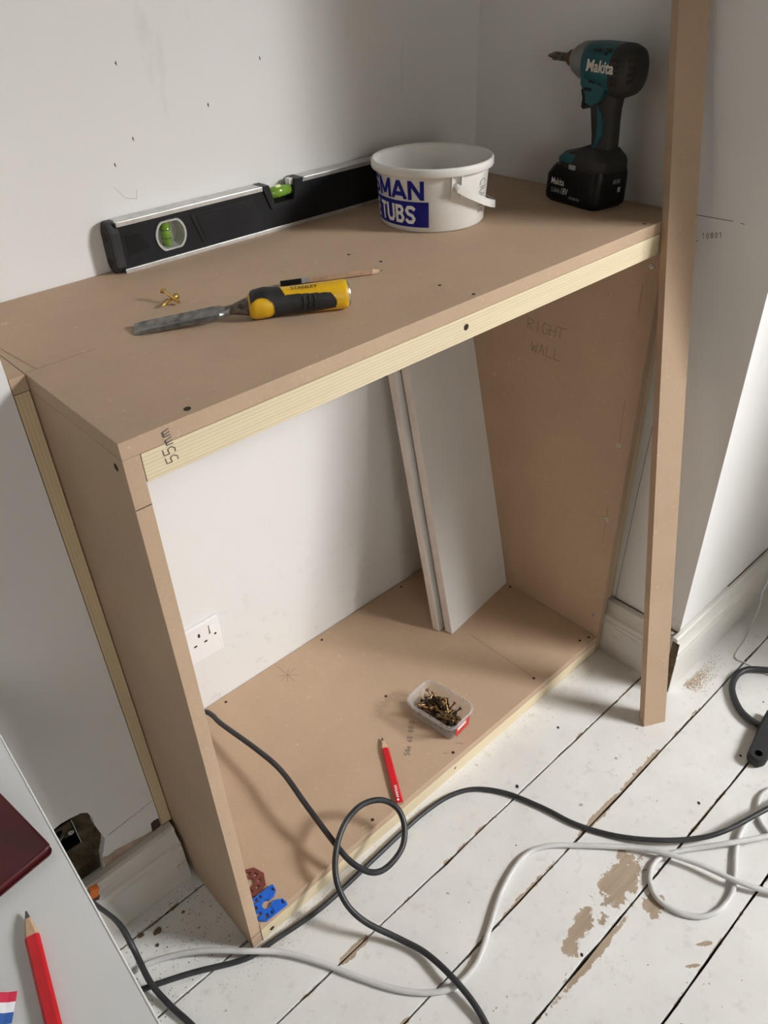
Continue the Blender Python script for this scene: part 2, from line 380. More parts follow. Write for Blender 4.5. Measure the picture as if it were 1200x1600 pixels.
def strokes(lines, org, du, dv, nrm, h, w=0.0005):
    mb = MB(); org, du, dv, nrm = Vector(org), Vector(du).normalized(), Vector(dv).normalized(), Vector(nrm)
    for pl in lines:
        for a, b in zip(pl[:-1], pl[1:]):
            A = org + du * a[0] * h + dv * a[1] * h; B = org + du * b[0] * h + dv * b[1] * h
            d = (B - A)
            if d.length < 1e-7: continue
            s = d.normalized().cross(nrm).normalized() * w
            o = nrm.normalized() * 0.0003
            mb.add([A - s + o, B - s + o, B + s + o, A + s + o], [(0, 1, 2, 3)])
    return mb
def writing(s, org, du, dv, nrm, h, w=0.0005, pitch=0.8):
    L = []
    for i, ch in enumerate(s):
        for pl in ST[ch]: L.append([(a + i * pitch, b) for a, b in pl])
    return strokes(L, org, du, dv, nrm, h, w)
BK = {'S': [[(.92, .80), (.70, .90), (.30, .90), (.12, .72), (.30, .55), (.70, .46), (.88, .28), (.70, .10), (.30, .10), (.06, .22)]], 'M': [[(.1, 0), (.1, 1)], [(.1, .97), (.5, .18)], [(.5, .18), (.9, .97)], [(.9, 1), (.9, 0)]],
      'A': [[(.06, 0), (.5, .98)], [(.5, .98), (.94, 0)], [(.25, .28), (.75, .28)]], 'N': [[(.1, 0), (.1, 1)], [(.12, .95), (.88, .05)], [(.9, 0), (.9, 1)]], 'E': [[(.12, 0), (.12, 1)], [(.1, .91), (.95, .91)], [(.1, .5), (.85, .5)], [(.1, .09), (.95, .09)]],
      'T': [[(0, .91), (1, .91)], [(.5, .9), (.5, 0)]], 'U': [[(.1, 1), (.1, .3), (.28, .1), (.72, .1), (.9, .3), (.9, 1)]], 'B': [[(.1, 0), (.1, 1)], [(.1, .91), (.65, .91), (.84, .76), (.65, .53), (.1, .53)], [(.65, .53), (.90, .30), (.68, .09), (.1, .09)]]}
def block_text(cells, f, wu, wv):
    """cells: (letter, u0, u1); thick strokes in the unit square mapped by f"""
    mb = MB()
    for ch, u0, u1 in cells:
        for pl in BK[ch]:
            for a, b in zip(pl[:-1], pl[1:]):
                A = (u0 + (u1 - u0) * a[0], a[1]); B = (u0 + (u1 - u0) * b[0], b[1])
                dx, dy = (B[0] - A[0]) / wu, (B[1] - A[1]) / wv; L = math.hypot(dx, dy) or 1; dx /= L; dy /= L
                inner = len(pl) > 2
                e = .30 if inner else 0
                vs = []
                for k in range(7):
                    t = k / 6; pu = A[0] + (B[0] - A[0]) * t + (dx * wu * e if k == 6 else -dx * wu * e if k == 0 else 0); pv = A[1] + (B[1] - A[1]) * t + (dy * wv * e if k == 6 else -dy * wv * e if k == 0 else 0)
                    for sg in (-1, 1): vs.append(f(pu - dy * wu * sg, min(1, max(0, pv + dx * wv * sg))))
                mb.add(vs, [(2 * k, 2 * k + 2, 2 * k + 3, 2 * k + 1) for k in range(6)])
    return mb
def disc(c, nrm, r, r2=None, seg=16):
    c, n = Vector(c), Vector(nrm).normalized(); a = n.orthogonal().normalized(); b = n.cross(a); mb = MB()
    mb.add([c + n * 0.0003 + a * r * math.cos(2 * PI * k / seg) + b * (r2 or r) * math.sin(2 * PI * k / seg) for k in range(seg)], [tuple(range(seg))])
    return mb

# ------------------------------------------------------------------ key dimensions (metres)
H, D, W, T = 0.9225, 0.4276, 0.9436, 0.0178
XR, ZB, RH = 0.9212, 0.0474, 0.0317
XL, YL, YR = -0.0190, -0.2267, -0.5799
XWIN, XLEFT, YFRONT, ZC = 1.385, -2.2, -3.6, 3.0
XFAR = 3.0

# ------------------------------------------------------------------ structure: room
floor = struct(MB().box((XLEFT, YFRONT, -0.06), (XFAR, 0.12, -0.022)).obj('floor', 'subfloor'))
floor['label'] = 'white painted timber floorboards with worn flaking paint'; floor['category'] = 'floor'
PITCH = 0.128
def board_mesh(seed):
    rnd = random.Random(seed); mb = MB(); hw = PITCH / 2 - 0.0011; n = 130
    rows = []
    for i in range(n + 1):
        x = XLEFT + (XFAR - XLEFT) * i / n
        a = -hw + rnd.random() * 0.0011 + (0.0016 if rnd.random() < 0.07 else 0); b = hw - rnd.random() * 0.0011 - (0.0016 if rnd.random() < 0.07 else 0)
        rows.append([(x, a, -0.02), (x, a, -0.0006), (x, a + 0.0006, 0), (x, b - 0.0006, 0), (x, b, -0.0006), (x, b, -0.02)])
    mb.loft(rows, True, False); return mb.mesh('floorboard', 'floor_paint')
bms = [board_mesh(k) for k in range(5)]
k = 0; y = -0.538 + PITCH * 4.5
while y > YFRONT - 0.06:
    if y < 0.06:
        o = bpy.data.objects.new('floorboard', bms[k % 5]); COL.objects.link(o); o.parent = floor; o.location = (0, y, 0)
    y -= PITCH; k += 1
for p, r in (((0.5221, -0.5263), 0.004), ((0.7286, -0.7741), 0.0032), ((0.6839, -0.4967), 0.0032), ((0.8762, -0.7761), 0.003), ((0.43, -0.60), 0.0015), ((1.0, -0.70), 0.0025), ((1.03, -0.745), 0.002), ((0.362, -0.786), 0.003)):
    disc((p[0], p[1], 0.0002), (0, 0, 1), r, r * 0.75).obj('nail_hole', 'hole_dark', floor)

struct(MB().box((XL - 0.05, 0, -0.06), (W + 0.05, 0.12, ZC)).obj('wall_back', 'wall'))
# chimney breast on the left with the hacked-out socket recess
HOLE = [(-.30, .262), (-.27, .272), (-.24, .268), (-.2, .275), (-.16, .2724), (-.1477, .2748), (-.1333, .2729), (-.1189, .2695), (-.1109, .2616), (-.1075, .2445), (-.1088, .228), (-.1058, .2046), (-.1032, .187), (-.1107, .166), (-.1159, .1545), (-.119, .136), (-.122, .118), (-.2, .117), (-.29, .118), (-.305, .2)]
wl = MB()
v, f = grid_fill([(XLEFT, -0.06), (XL, -0.06), (XL, ZC), (XLEFT, ZC)], [HOLE], lambda a, b: (a, YL, b)); wl.add(v, f)
n = len(HOLE); wl.add([(a, YL, b) for a, b in HOLE] + [(a, YL + 0.012, b) for a, b in HOLE], [(i, (i + 1) % n, (i + 1) % n + n, i + n) for i in range(n)])
wl.add([(XL, YL, -0.06), (XL, 0.12, -0.06), (XL, 0.12, ZC), (XL, YL, ZC)], [(0, 1, 2, 3)])
wall_left = struct(wl.obj('wall_left', 'wall'))
rc = MB(); rnd = random.Random(3); rings = []
for q, yy in ((1.0, 0.011), (0.97, 0.03), (0.8, 0.036)):
    rings.append([(-.2 + (a + .2) * q + rnd.uniform(-.002, .002), YL + yy + rnd.uniform(-.003, .003) * (q < 1), .205 + (b - .205) * q + rnd.uniform(-.002, .002)) for a, b in HOLE])
rc.loft(rings, False, False); cen = [(-.2, YL + .036, .205)]
rc.add(rings[-1] + cen, [(i, (i + 1) % n, n) for i in range(n)])
rc.obj('plaster_recess', 'plaster_brown', wall_left, 'hacked out brown plaster recess around a socket box')
pp = [(-.1165, .1500), (-.108, .146), (-.096, .147), (-.082, .143), (-.066, .139), (-.05, .134), (-.03, .131), (-.022, .120), (-.119, .120)]
MB().prism(pp, YL - 0.0006, YL + 0.004).obj('chipped_plaster', 'plaster_pink', wall_left)
MB().prism([(-.034, .150), (-.028, .152), (-.02, .150), (-.02, .130), (-.036, .130)], YL - 0.0009, YL + 0.004).obj('plaster_chip', 'joint_dark', wall_left)
strokes([[(0, 0), (.05, .005), (.078, .009)]], (-.098, YL, .189), (1, 0, 0), (0, 0, 1), (0, -1, 0), 1, .0004).obj('pencil_line', 'graphite', wall_left)
# the projecting wall on the right
wall_right = struct(MB().box((W, YR, -0.06), (XFAR, 0.12, ZC)).obj('wall_right', 'wall'))
for ln in ([(0.443, .9218), (.505, .9232)], [(.517, .9228), (.523, .9222)], [(0.455, .884), (.458, .886)]): strokes([ln], (W, 0, 0), (0, -1, 0), (0, 0, 1), (-1, 0, 0), 1, .0005).obj('pencil_line', 'graphite', wall_right)
writing('10801', (W, -.463, .889), (0, -1, .25), (0, 0.2, 1), (-1, 0, 0), .0085, .0004).obj('pencil_note', 'graphite', wall_right)
strokes([[(-.432, .14), (-.437, .40), (-.443, .60)]], (W, 0, 0), (0, 1, 0), (0, 0, 1), (-1, 0, 0), 1, .0005).obj('pencil_line', 'graphite', wall_right)
wb = bpy.data.objects['wall_back']
for p in ((.2795, 1.1614), (.2819, 1.076), (.492, 1.1457), (.25, 1.05), (.40, 1.10)):
    strokes([[(0, 0), (.001, .003), (.0015, -.002)]], (p[0], 0, p[1]), (1, 0, 0), (0, 0, 1), (0, -1, 0), 1, .0006).obj('wall_mark', 'graphite', wb)
strokes([[(0, 0), (.003, .02), (.002, .05), (.006, .07)]], (.76, 0, 1.07), (1, 0, 0), (0, 0, 1), (0, -1, 0), 1, .0003).obj('wall_mark', 'graphite_faint', wb)
strokes([[(0, .02), (.012, .004), (.028, 0), (.03, .012)]], (.243, 0, 1.005), (1, 0, 0), (0, 0, 1), (0, -1, 0), 1, .0003).obj('wall_mark', 'graphite_faint', wb)
# the rest of the room behind the camera
struct(MB().box((XWIN, -1.16, -0.06), (XFAR, YR, ZC)).obj('wall_window_return', 'wall'))
WM = Matrix(((WT.x, WN.x, 0, WC.x), (WT.y, WN.y, 0, WC.y), (0, 0, 1, 0), (0, 0, 0, 1)))     # local x along the window wall, y into the room
ww = MB()
ww.box((-1.75, -.22, -.06), (-WHW, 0, ZC)); ww.box((WHW, -.22, -.06), (1.45, 0, ZC)); ww.box((-WHW, -.22, -.06), (WHW, 0, WIN_Z0)); ww.box((-WHW, -.22, WIN_Z1), (WHW, 0, ZC))
struct(ww.xf(WM).obj('wall_window', 'room_wall'))
fw = MB()
for a, b in (((-WHW, -.10, WIN_Z0), (-WHW + .05, -.06, WIN_Z1)), ((WHW - .05, -.10, WIN_Z0), (WHW, -.06, WIN_Z1)), ((-WHW, -.10, WIN_Z0), (WHW, -.06, WIN_Z0 + .05)), ((-WHW, -.10, WIN_Z1 - .05), (WHW, -.06, WIN_Z1)), ((-WHW, -.10, 1.40), (WHW, -.06, 1.45))): fw.box(a, b)
w1 = struct(fw.xf(WM).obj('window_1', 'frame_white'))
MB().box((-WHW + .05, -.085, WIN_Z0 + .05), (WHW - .05, -.08, 1.40)).xf(WM).obj('pane', 'pane', w1)
MB().box((-WHW + .05, -.085, 1.45), (WHW - .05, -.08, WIN_Z1 - .05)).xf(WM).obj('pane', 'pane', w1)
struct(MB().box((XLEFT - 0.1, YFRONT, -0.06), (XLEFT, 0.12, ZC)).obj('wall_far_left', 'room_wall'))
struct(MB().box((XLEFT, YFRONT - 0.1, -0.06), (XFAR, YFRONT, ZC)).obj('wall_front', 'room_wall'))
f2 = MB()
for a, b in (((-1.65, YFRONT, .75), (-1.60, YFRONT + .03, 2.25)), ((-.50, YFRONT, .75), (-.45, YFRONT + .03, 2.25)), ((-1.65, YFRONT, .75), (-.45, YFRONT + .03, .80)), ((-1.65, YFRONT, 2.20), (-.45, YFRONT + .03, 2.25))): f2.box(a, b)
struct(f2.obj('fill_light_frame', 'frame_white'))  # frame made up to surround the added rear fill lamp, solid wall behind
struct(MB().box((XFAR, YFRONT, -0.06), (XFAR + .1, 0.12, ZC)).obj('wall_far_right', 'room_wall'))
struct(MB().box((XLEFT, YFRONT, ZC), (XFAR, 0.12, ZC + 0.1)).obj('ceiling', 'room_wall'))

# skirting boards: profile (distance from wall, height)
SK = [(0, 0), (1, 0), (1, .088), (.93, .090), (.90, .094), (.97, .098), (.97, .102), (.80, .106), (.62, .113), (.52, .121), (.50, .126), (.58, .129), (.58, .134), (.40, .137), (0, .137)]
def skirting(name, p0, p1, out, th, hs=1.0):
    p0, p1, out = Vector(p0), Vector(p1), Vector(out)
    rings = [[tuple(p + out * (a * th) + Vector((0, 0, b * hs))) for a, b in SK] for p in (p0, p1)]
    return struct(MB().loft(rings, True, False).obj(name, 'skirting'))
bl = skirting('baseboard_left', (XLEFT, YL - .0005, 0), (-.0065, YL - .0005, 0), (0, -1, 0), .0262, .93)
MB().box((-.024, YL - .0285, 0), (-.0068, YL - .0268, .047)).obj('patch_block', 'skirting', bl)
skirting('baseboard_right', (W - .0005, -.30, 0), (W - .0005, YR - .008, 0), (-1, 0, 0), .0222 if False else .0218, 1.0)
skirting('baseboard_front', (W - .026, YR - .0005, 0), (XWIN, YR - .0005, 0), (0, -1, 0), .0178, 1.06)

br = bpy.data.objects['baseboard_right']; bf = bpy.data.objects['baseboard_front']
MB().box((XR + .001, YR - .004, .0006), (W - .0222, -D - .002, .0022)).obj('floor_gap', 'joint_dark', br)
strokes([[(.432, .088), (.452, .085), (.456, .080), (.505, .078)]], (W - .0223, 0, 0), (0, -1, 0), (0, 0, 1), (-1, 0, 0), 1, .0004).obj('crack', 'joint_dark', br)
MB().box((W - .0025, YR, .1372), (W - .0008, -D - .002, .1382)).obj('top_gap', 'joint_dark', br)
MB().box((1.13, YR - .0022, .1452), (XWIN, YR - .0008, .1466)).obj('top_gap', 'joint_dark', bf)
MB().box((W - .0268, YR - .0170, .0006), (W - .0262, YR - .002, .136)).obj('split_mitre', 'plaster_brown', bf)
# ------------------------------------------------------------------ the MDF cabinet carcass
cab = thing('cabinet_carcass', 'unfinished open fronted MDF cabinet built into the alcove with pine rails', 'cabinet', (0, 0, 0))
TOP = MB().box((0, -D, H - T), (W - .0015, -.0015, H), .0007).obj('top_panel', 'mdf', cab)
LEFT = MB().box((0, -D, 0.0005), (T, -.0015, H - T - .0003), .0007).obj('side_panel', 'mdf', cab)
RIGHT = MB().box((XR - T, -D, 0.0005), (XR, -.0015, H - T - .0003), .0007).obj('side_panel', 'mdf', cab)
BASE = MB().box((T + .0004, -D, ZB - T), (XR - T - .0004, -.0015, ZB), .0007).obj('base_panel', 'mdf', cab)
RAIL = MB().box((T + .0006, -D - .0004, H - T - RH), (XR - T - .0006, -D + .02, H - T - .0006), .0006).obj('top_rail', 'pine_x', cab, 'pale pine rail under the front of the top')
BRAIL = MB().box((T + .0006, -D - .0002, .0006), (XR - T - .0006, -D + .02, ZB - T - .0005), .0006).obj('bottom_rail', 'pine_x', cab, 'pale pine rail along the floor')
MB().box((XL + .001, YL, .128), (-.0012, YL + .02, H - T - .0008), .0006).obj('batten', 'pine_z', cab, 'pine batten fixed beside the left side panel')
MB().box((XR + .0004, -D + .004, .139), (W - .0006, -D + .024, H - T - .0008), .0006).obj('batten', 'pine_z', cab, 'pine batten between the right panel and the wall')
MB().box((XL + .0008, YL, H - T), (-.0008, -.0015, H), .0006).obj('filler_strip', 'mdf', cab)
for z0 in (H - T - .056, .030):
    MB().box((0.0006, -D - .0003, z0), (T - .0004, -D + .001, z0 + .0009)).obj('pencil_line', 'joint_dark', LEFT)
MB().box((T - .0002, -D - .0005, .0006), (T + .0006, -D + .002, ZB)).obj('joint_gap', 'joint_dark', LEFT)
for p in ((.0783, -.4163), (.4767, -.4186), (.471, -.3672), (.4819, -.2467), (.4721, -.1919), (.8524, -.4156)):
    big = p[0] < .1
    disc((p[0], p[1], H), (0, 0, 1), .0042 if big else .0030, .0034 if big else .0024).obj('screw_hole', 'hole_dark', TOP)
for p in ((.2287, -.017), (.4756, -.0182), (.7172, -.0149), (.8959, -.1931), (.868, -.4085), (.8893, -.4162), (.7147, -.4068), (.468, -.2306), (.4657, -.4166), (.2653, -.415)):
    disc((p[0], p[1], ZB), (0, 0, 1), .0030).obj('screw_hole', 'hole_dark', BASE)
disc((.4545, -D - .0004, .8902), (0, -1, 0), .0042).obj('screw_hole', 'hole_dark', RAIL)
disc((.0372, -D - .0002, .0126), (0, -1, 0), .0042).obj('screw_hole', 'hole_dark', BRAIL)
disc((.46, -D - .0002, .018), (0, -1, 0), .0035, .002).obj('screw_hole', 'hole_dark', BRAIL)
disc((0, -.4103, .8907), (-1, 0, 0), .0042).obj('screw_hole', 'hole_dark', LEFT)
for y, z in ((-.4098, .8455), (-.4046, .5164), (-.4048, .3487), (-.41, .1)):
    s = MB(); s.lathe([(0.0001, -.001), (.0042, -.001), (.0042, .0006), (.0034, .0011), (.0015, .0011)], 16)
    s.xf(Matrix.Translation((XR - T, y, z)) @ Matrix.Rotation(-PI / 2, 4, 'Y'))
    so = s.obj('screw_head', 'zinc', RIGHT)
    c = MB(); c.box((-.0018, -.0004, .001), (.0018, .0004, .0013)); c.box((-.0004, -.0018, .001), (.0004, .0018, .0013))
    c.xf(Matrix.Translation((XR - T, y, z)) @ Matrix.Rotation(-PI / 2, 4, 'Y') @ Matrix.Rotation(.4, 4, 'Z'))
    c.obj('screw_slot', 'hole_dark', RIGHT)
for y, z, l in ((-.401, .79, .05), (-.4046, .56, .10), (-.4048, .335, .09)):
    strokes([[(0, 0), (0.02, 1)]], (XR - T, y, z - l / 2), (0, 1, 0), (0, 0, 1), (-1, 0, 0), l, .0004).obj('pencil_line', 'graphite_soft', RIGHT)
writing('RIGHT', (XR - T, -.180, .676), (0, -1, .02), (0, 0, 1), (-1, 0, 0), .021, .0007).obj('pencil_note', 'graphite_soft', RIGHT)
writing('WALL', (XR - T, -.192, .634), (0, -1, .02), (0, 0, 1), (-1, 0, 0), .021, .0007, .85).obj('pencil_note', 'graphite_soft', RIGHT)
writing('55mm', (.0535, -D - .0004, .8835), (-.1, 0, 1), (-1, 0, -.1), (0, -1, 0), .0125, .0005, .75).obj('pencil_note', 'graphite', RAIL)
writing('54m 60 80 D', (.4030, -.3655, ZB), (.78, .62, 0), (-.62, .78, 0), (0, 0, 1), .0105, .0005, .72).obj('pencil_note', 'graphite', BASE)
strokes([[(.716, -.23), (.7155, -.405)]], (0, 0, ZB), (1, 0, 0), (0, 1, 0), (0, 0, 1), 1, .0005).obj('pencil_line', 'graphite_soft', BASE)
strokes([[(.360, -.004), (.361, -.07)], [(.34, -.05), (.385, -.043)], [(.345, -.035), (.378, -.062)], [(.348, -.062), (.372, -.034)]], (0, 0, ZB), (1, 0, 0), (0, 1, 0), (0, 0, 1), 1, .0004).obj('pencil_line', 'graphite_soft', BASE)
for ln in ([(.006, -.1424), (.0134, -.2245)], [(.001, -.2245), (.0808, -.2225)]):
    strokes([ln], (0, 0, H), (1, 0, 0), (0, 1, 0), (0, 0, 1), 1, .0004).obj('pencil_line', 'graphite_soft', TOP)
for ln in ([(.485, -.405), (.494, -.417)], [(.452, -.405), (.458, -.412)]):
    strokes([ln], (0, 0, ZB), (1, 0, 0), (0, 1, 0), (0, 0, 1), 1, .0004).obj('pencil_line', 'graphite', BASE)

# ------------------------------------------------------------------ two white boards standing inside
def lean_board(bl, br, tl, th, name, label, lat=0.0):
    bl, br, tl = Vector(bl), Vector(br), Vector(tl); wv = (br - bl); uv = (tl - bl); nv = uv.cross(wv).normalized()
    if nv.y < 0: nv = -nv
    t = thing(name, label, 'board', tuple((bl + br) / 2), 0, 'white boards inside the cabinet')
    o = Vector(t.location); mb = MB(); q = [bl, br, br + uv, tl]
    c = .0012; vs = [p - o for p in q] + [p + nv * th - o for p in q]
    ctr = sum(vs, Vector()) / 8
    mb.add(vs, [(0, 1, 2, 3), (7, 6, 5, 4), (0, 4, 5, 1), (1, 5, 6, 2), (2, 6, 7, 3), (3, 7, 4, 0)])
    mb.obj('face_panel', 'white_board', t)
    wn = wv.normalized(); un = uv.normalized()
    e = MB(); a = bl - wn * .0004; vs = [a - o, a + uv - o, a + uv + nv * th - o, a + nv * th - o, bl + nv * th - o, bl - o, tl - o, tl + nv * th - o]
    e.add(vs, [(0, 1, 2, 3), (0, 3, 4, 5), (1, 6, 7, 2), (0, 5, 6, 1), (3, 2, 7, 4)])
    e.obj('sawn_edge', 'board_edge', t, 'pinkish bare edge')
    return t
lean_board((.6885, -.2045, ZB + .0005), (.9015, -.1775, ZB + .0005), (.7012, -.0400, .762), .0178, 'white_board', 'front white board leaning inside the cabinet, nearest the opening')
lean_board((.6745, -.1790, ZB + .0005), (.8950, -.1520, ZB + .0005), (.6828, -.0200, .752), .0160, 'white_board', 'rear white board leaning inside the cabinet, mostly hidden behind the front one')

# ------------------------------------------------------------------ leaning MDF upright on the right
A0 = Vector((.8052, -.6128, .0012)); wdv = Vector((.0405, -.0219, 0)); dpv = Vector((.0085, .0158, 0))
top = Vector((.9318, -.4147, 1.193)) - wdv
slope = (top - Vector((A0.x, A0.y, 0))) / 1.193
zt = 1.235
q = [A0, A0 + wdv, A0 + wdv + dpv, A0 + dpv]
mb = MB(); mb.add([p for p in q] + [p + slope * zt for p in q], [(0, 1, 2, 3), (7, 6, 5, 4), (0, 4, 5, 1), (1, 5, 6, 2), (2, 6, 7, 3), (3, 7, 4, 0)])
tag(mb.obj('mdf_strip', 'mdf'), 'long brown MDF strip standing on the floor and leaning on the cabinet corner', 'strip')

# ------------------------------------------------------------------ wall socket and back box
soc = thing('wall_socket', 'white double wall socket on the back wall inside the cabinet', 'socket', (.1818, 0, .22))
MB().box((-.073, -.0085, -.043), (.073, -.0005, .043), .0025).obj('face_plate', 'socket_plastic', soc)
for s in (0, 1):
    dx = .2094 - .1818 if s else .2094 - .1818 - .062
    for x, z, w, h in ((dx, .0200, .0022, .0042), (dx - .0110, -.0005, .0034, .0018), (dx + .0110, -.0010, .0034, .0018)):
        MB().box((x - w, -.0088, z - h), (x + w, -.0084, z + h)).obj('pin_hole', 'hole_dark', soc)
    sx = dx + .0290 if s else dx + .029
    sw = MB(); sw.prism([(-.0088, -.0095), (-.0125, -.0095), (-.0095, .0095), (-.0088, .0095)], sx - .0062, sx + .0062, 'x'); sw.xf(Matrix.Translation((0, 0, .0225)))
    so = sw.obj('rocker_switch', 'socket_plastic', soc)
    MB().box((sx - .0078, -.0087, .0126), (sx - .0064, -.0084, .032)).obj('switch_gap', 'print_grey', so)
for x in (-.060, .0605):
    disc((x, -.0085, .0045), (0, -1, 0), .0026).obj('fixing_hole', 'hole_dark', soc)

bx = thing('socket_back_box', 'black open back box set in the hacked out wall recess', 'back box', (-.2015, YL + .014, .223))
b = MB(); x0, x1, z0, z1, dp = -.070, .0705, -.0295, .0295, .030
b.box((x0, dp - .002, z0), (x1, dp, z1)); b.box((x0, 0, z0), (x0 + .002, dp, z1)); b.box((x1 - .002, 0, z0), (x1, dp, z1)); b.box((x0, 0, z0), (x1, dp, z0 + .002)); b.box((x0, 0, z1 - .002), (x1, dp, z1))
b.obj('box_shell', 'black_gloss', bx)
l = MB(); l.lathe([(.0018, 0), (.0042, 0), (.0042, .003), (.0018, .003), (.0018, 0)], 16, False); l.xf(Matrix.Translation((.062, .003, .003)) @ Matrix.Rotation(PI / 2, 4, 'X')); l.obj('fixing_lug', 'zinc', bx)
MB().box((x1 - .0022, -.0008, z0), (x1 - .0012, .0002, z1)).obj('rim_edge', 'alu_dull', bx)
for kk, zz in ((0, -.012), (1, -.002), (2, -.018)):
    MB().tube(spline([(x0 + .02, .024, zz + .01), (.0, .010, zz - .004 + .006 * kk), (.03, .008 + .004 * kk, zz), (.052, .022, zz - .006)]), .0035).obj('wire', 'wire_grey' if kk == 0 else 'black_plastic', bx)

wg = thing('wire_connector', 'small orange wire connector on a blue wire hanging over the left skirting', 'connector', (-.1525, -.264, .146))
MB().box((-.006, -.005, -.009), (.008, .005, .008), .001).xf(Matrix.Rotation(.35, 4, 'Y')).obj('orange_body', 'orange', wg)
MB().box((-.003, -.0055, -.016), (.010, .0055, -.008), .001).xf(Matrix.Rotation(.35, 4, 'Y')).obj('clear_end', 'copper_ring', wg)
MB().tube(spline([(-.003, 0, .004), (-.014, .002, .016), (-.035, .012, .030), (-.05, .026, .045)]), .0028).obj('blue_wire', 'wire_blue', wg)

# ------------------------------------------------------------------ spirit level on the cabinet top
LV = thing('spirit_level', 'black and silver spirit level lying against the back wall on the cabinet top', 'spirit level', (.2095, 0, H))
def P(poly, y0, y1): return MB().prism(poly, y0, y1)
L0, L1 = .0125, .588
n0, n1 = .245, .316
RX, RZ = .0885, .0345
import itertools
circ = [(RX + .0205 * math.cos(2 * PI * k / 32), RZ + .0205 * math.sin(2 * PI * k / 32)) for k in range(32)]
outer = [(L0, .003), (L1, .003), (L1, .0635), (n1, .0635), (n1 - .012, .035), (n0 + .012, .035), (n0, .0635), (L0, .0635)]
plate(outer, [circ], lambda a, b: (a, -.0245, b), lambda a, b: (a, -.004, b)).obj('web', 'level_web', LV)
for a, b in ((L0, n0), (n1, L1)):
    MB().box((a, -.0268, .0605), (b, -.0022, .0665), .0005).obj('top_flange', 'aluminium', LV)
MB().box((L0, -.0268, .0), (L1, -.0022, .0055), .0005).obj('bottom_flange', 'aluminium', LV)
oc = [(-.0278, .010), (-.0278, .054), (-.019, .0675), (-.007, .0675), (-.0015, .056), (-.0015, .010), (-.007, .0005), (-.019, .0005)]
def capobj(xa, xb, xc):
    e = MB(); sc = lambda q: [(-.0147 + (a + .0147) * q, .034 + (b - .034) * q) for a, b in oc]
    e.loft([[(xa, a, b) for a, b in sc(.86)], [(xa + (xb - xa) * .25, a, b) for a, b in sc(.97)], [(xb, a, b) for a, b in sc(1.0)], [(xc, a, b) for a, b in sc(.985)]], True, False)
    return e.obj('end_cap', 'black_rubber', LV)
ec = capobj(0, .005, .0145); capobj(.6, .595, .5855)
for z in (.014, .048):
    MB().box((-.0004, -.021, z - .006), (.0004, -.009, z + .006)).obj('cap_slot', 'hole_dark', ec)
# round vial window
rg = [(RX + .0235 * math.cos(2 * PI * k / 48), RZ + max(-.0195, min(.0195, .0235 * math.sin(2 * PI * k / 48)))) for k in range(48)]
ri = [(RX + .0205 * math.cos(2 * PI * k / 48), RZ + max(-.0172, min(.0172, .0205 * math.sin(2 * PI * k / 48)))) for k in range(48)]
vr = plate(rg, [ri], lambda a, b: (a, -.0262, b), lambda a, b: (a, -.0235, b)).obj('vial_bezel', 'alu_dull', LV)
tn = MB(); nn = 48; tn.add([(a, -.0255, b) for a, b in ri] + [(RX + (a - RX) * .8, -.010, RZ + (b - RZ) * .8) for a, b in ri], [(i, (i + 1) % nn, (i + 1) % nn + nn, i + nn) for i in range(nn)], True)
tn.add([(RX + (a - RX) * .8, -.010, RZ + (b - RZ) * .8) for a, b in ri], [tuple(range(nn))]); tn.obj('vial_well', 'alu_dull', vr)
MB().lathe([(.0005, -.0155), (.0062, -.015), (.0068, 0), (.0062, .015), (.0005, .0155)], 20, False, True, (RX - .003, -.0165, RZ)).obj('plumb_vial', 'vial_green', LV, 'green liquid plumb vial')
for z in (-.005, .006):
    MB().lathe([(.00695, -.0005), (.0071, 0), (.00695, .0005)], 20, False, True, (RX - .003, -.0165, RZ + z)).obj('vial_line', 'vial_line', vr)
# centre vial housing
hs = [(n0 - .001, .0668), (n0 + .0125, .0325), (n1 - .0125, .0325), (n1 + .004, .0668), (n1 - .010, .0668), (n1 - .0175, .0395), (n0 + .0185, .0395), (n0 + .011, .0668)]
hb = P(hs, -.0272, -.0022).obj('vial_housing', 'black_plastic', LV)
hv = MB(); hv.lathe([(.0005, -.0215), (.0078, -.021), (.0086, 0), (.0078, .021), (.0005, .0215)], 20, False); hv.xf(Matrix.Translation(((n0 + n1) / 2, -.0145, .0515)) @ Matrix.Rotation(PI / 2, 4, 'Y')); hv.obj('centre_vial', 'vial_green', LV, 'green liquid centre vial')
hv = MB(); hv.lathe([(.0005, -.007), (.004, -.004), (.0044, 0), (.004, .004), (.0005, .007)], 14, False); hv.xf(Matrix.Translation(((n0 + n1) / 2 - .001, -.0150, .0574)) @ Matrix.Rotation(PI / 2, 4, 'Y')); hv.obj('bubble', 'bubble', hb)
for s in (n0 + .0105, n1 - .0165):
    MB().box((s, -.019, .058), (s + .006, -.008, .0668)).obj('vial_clip', 'white_plastic', hb)
# embossed panels
MB().prism([(.122, .054), (.136, .012), (.242, .012), (.226, .054)], -.0256, -.0240).obj('badge_panel', 'black_plastic', LV)
MB().prism([(.130, .0505), (.141, .0155), (.226, .0155), (.214, .0505)], -.0262, -.0250).obj('badge_inset', 'level_web', LV)
MB().prism([(.022, .047), (.040, .047), (.056, .025), (.022, .021)], -.0250, -.0243).obj('hand_grip_recess', 'black_gloss', LV)
MB().prism([(.335, .054), (.345, .016), (.50, .016), (.49, .054)], -.0252, -.0240).obj('badge_panel', 'black_plastic', LV)

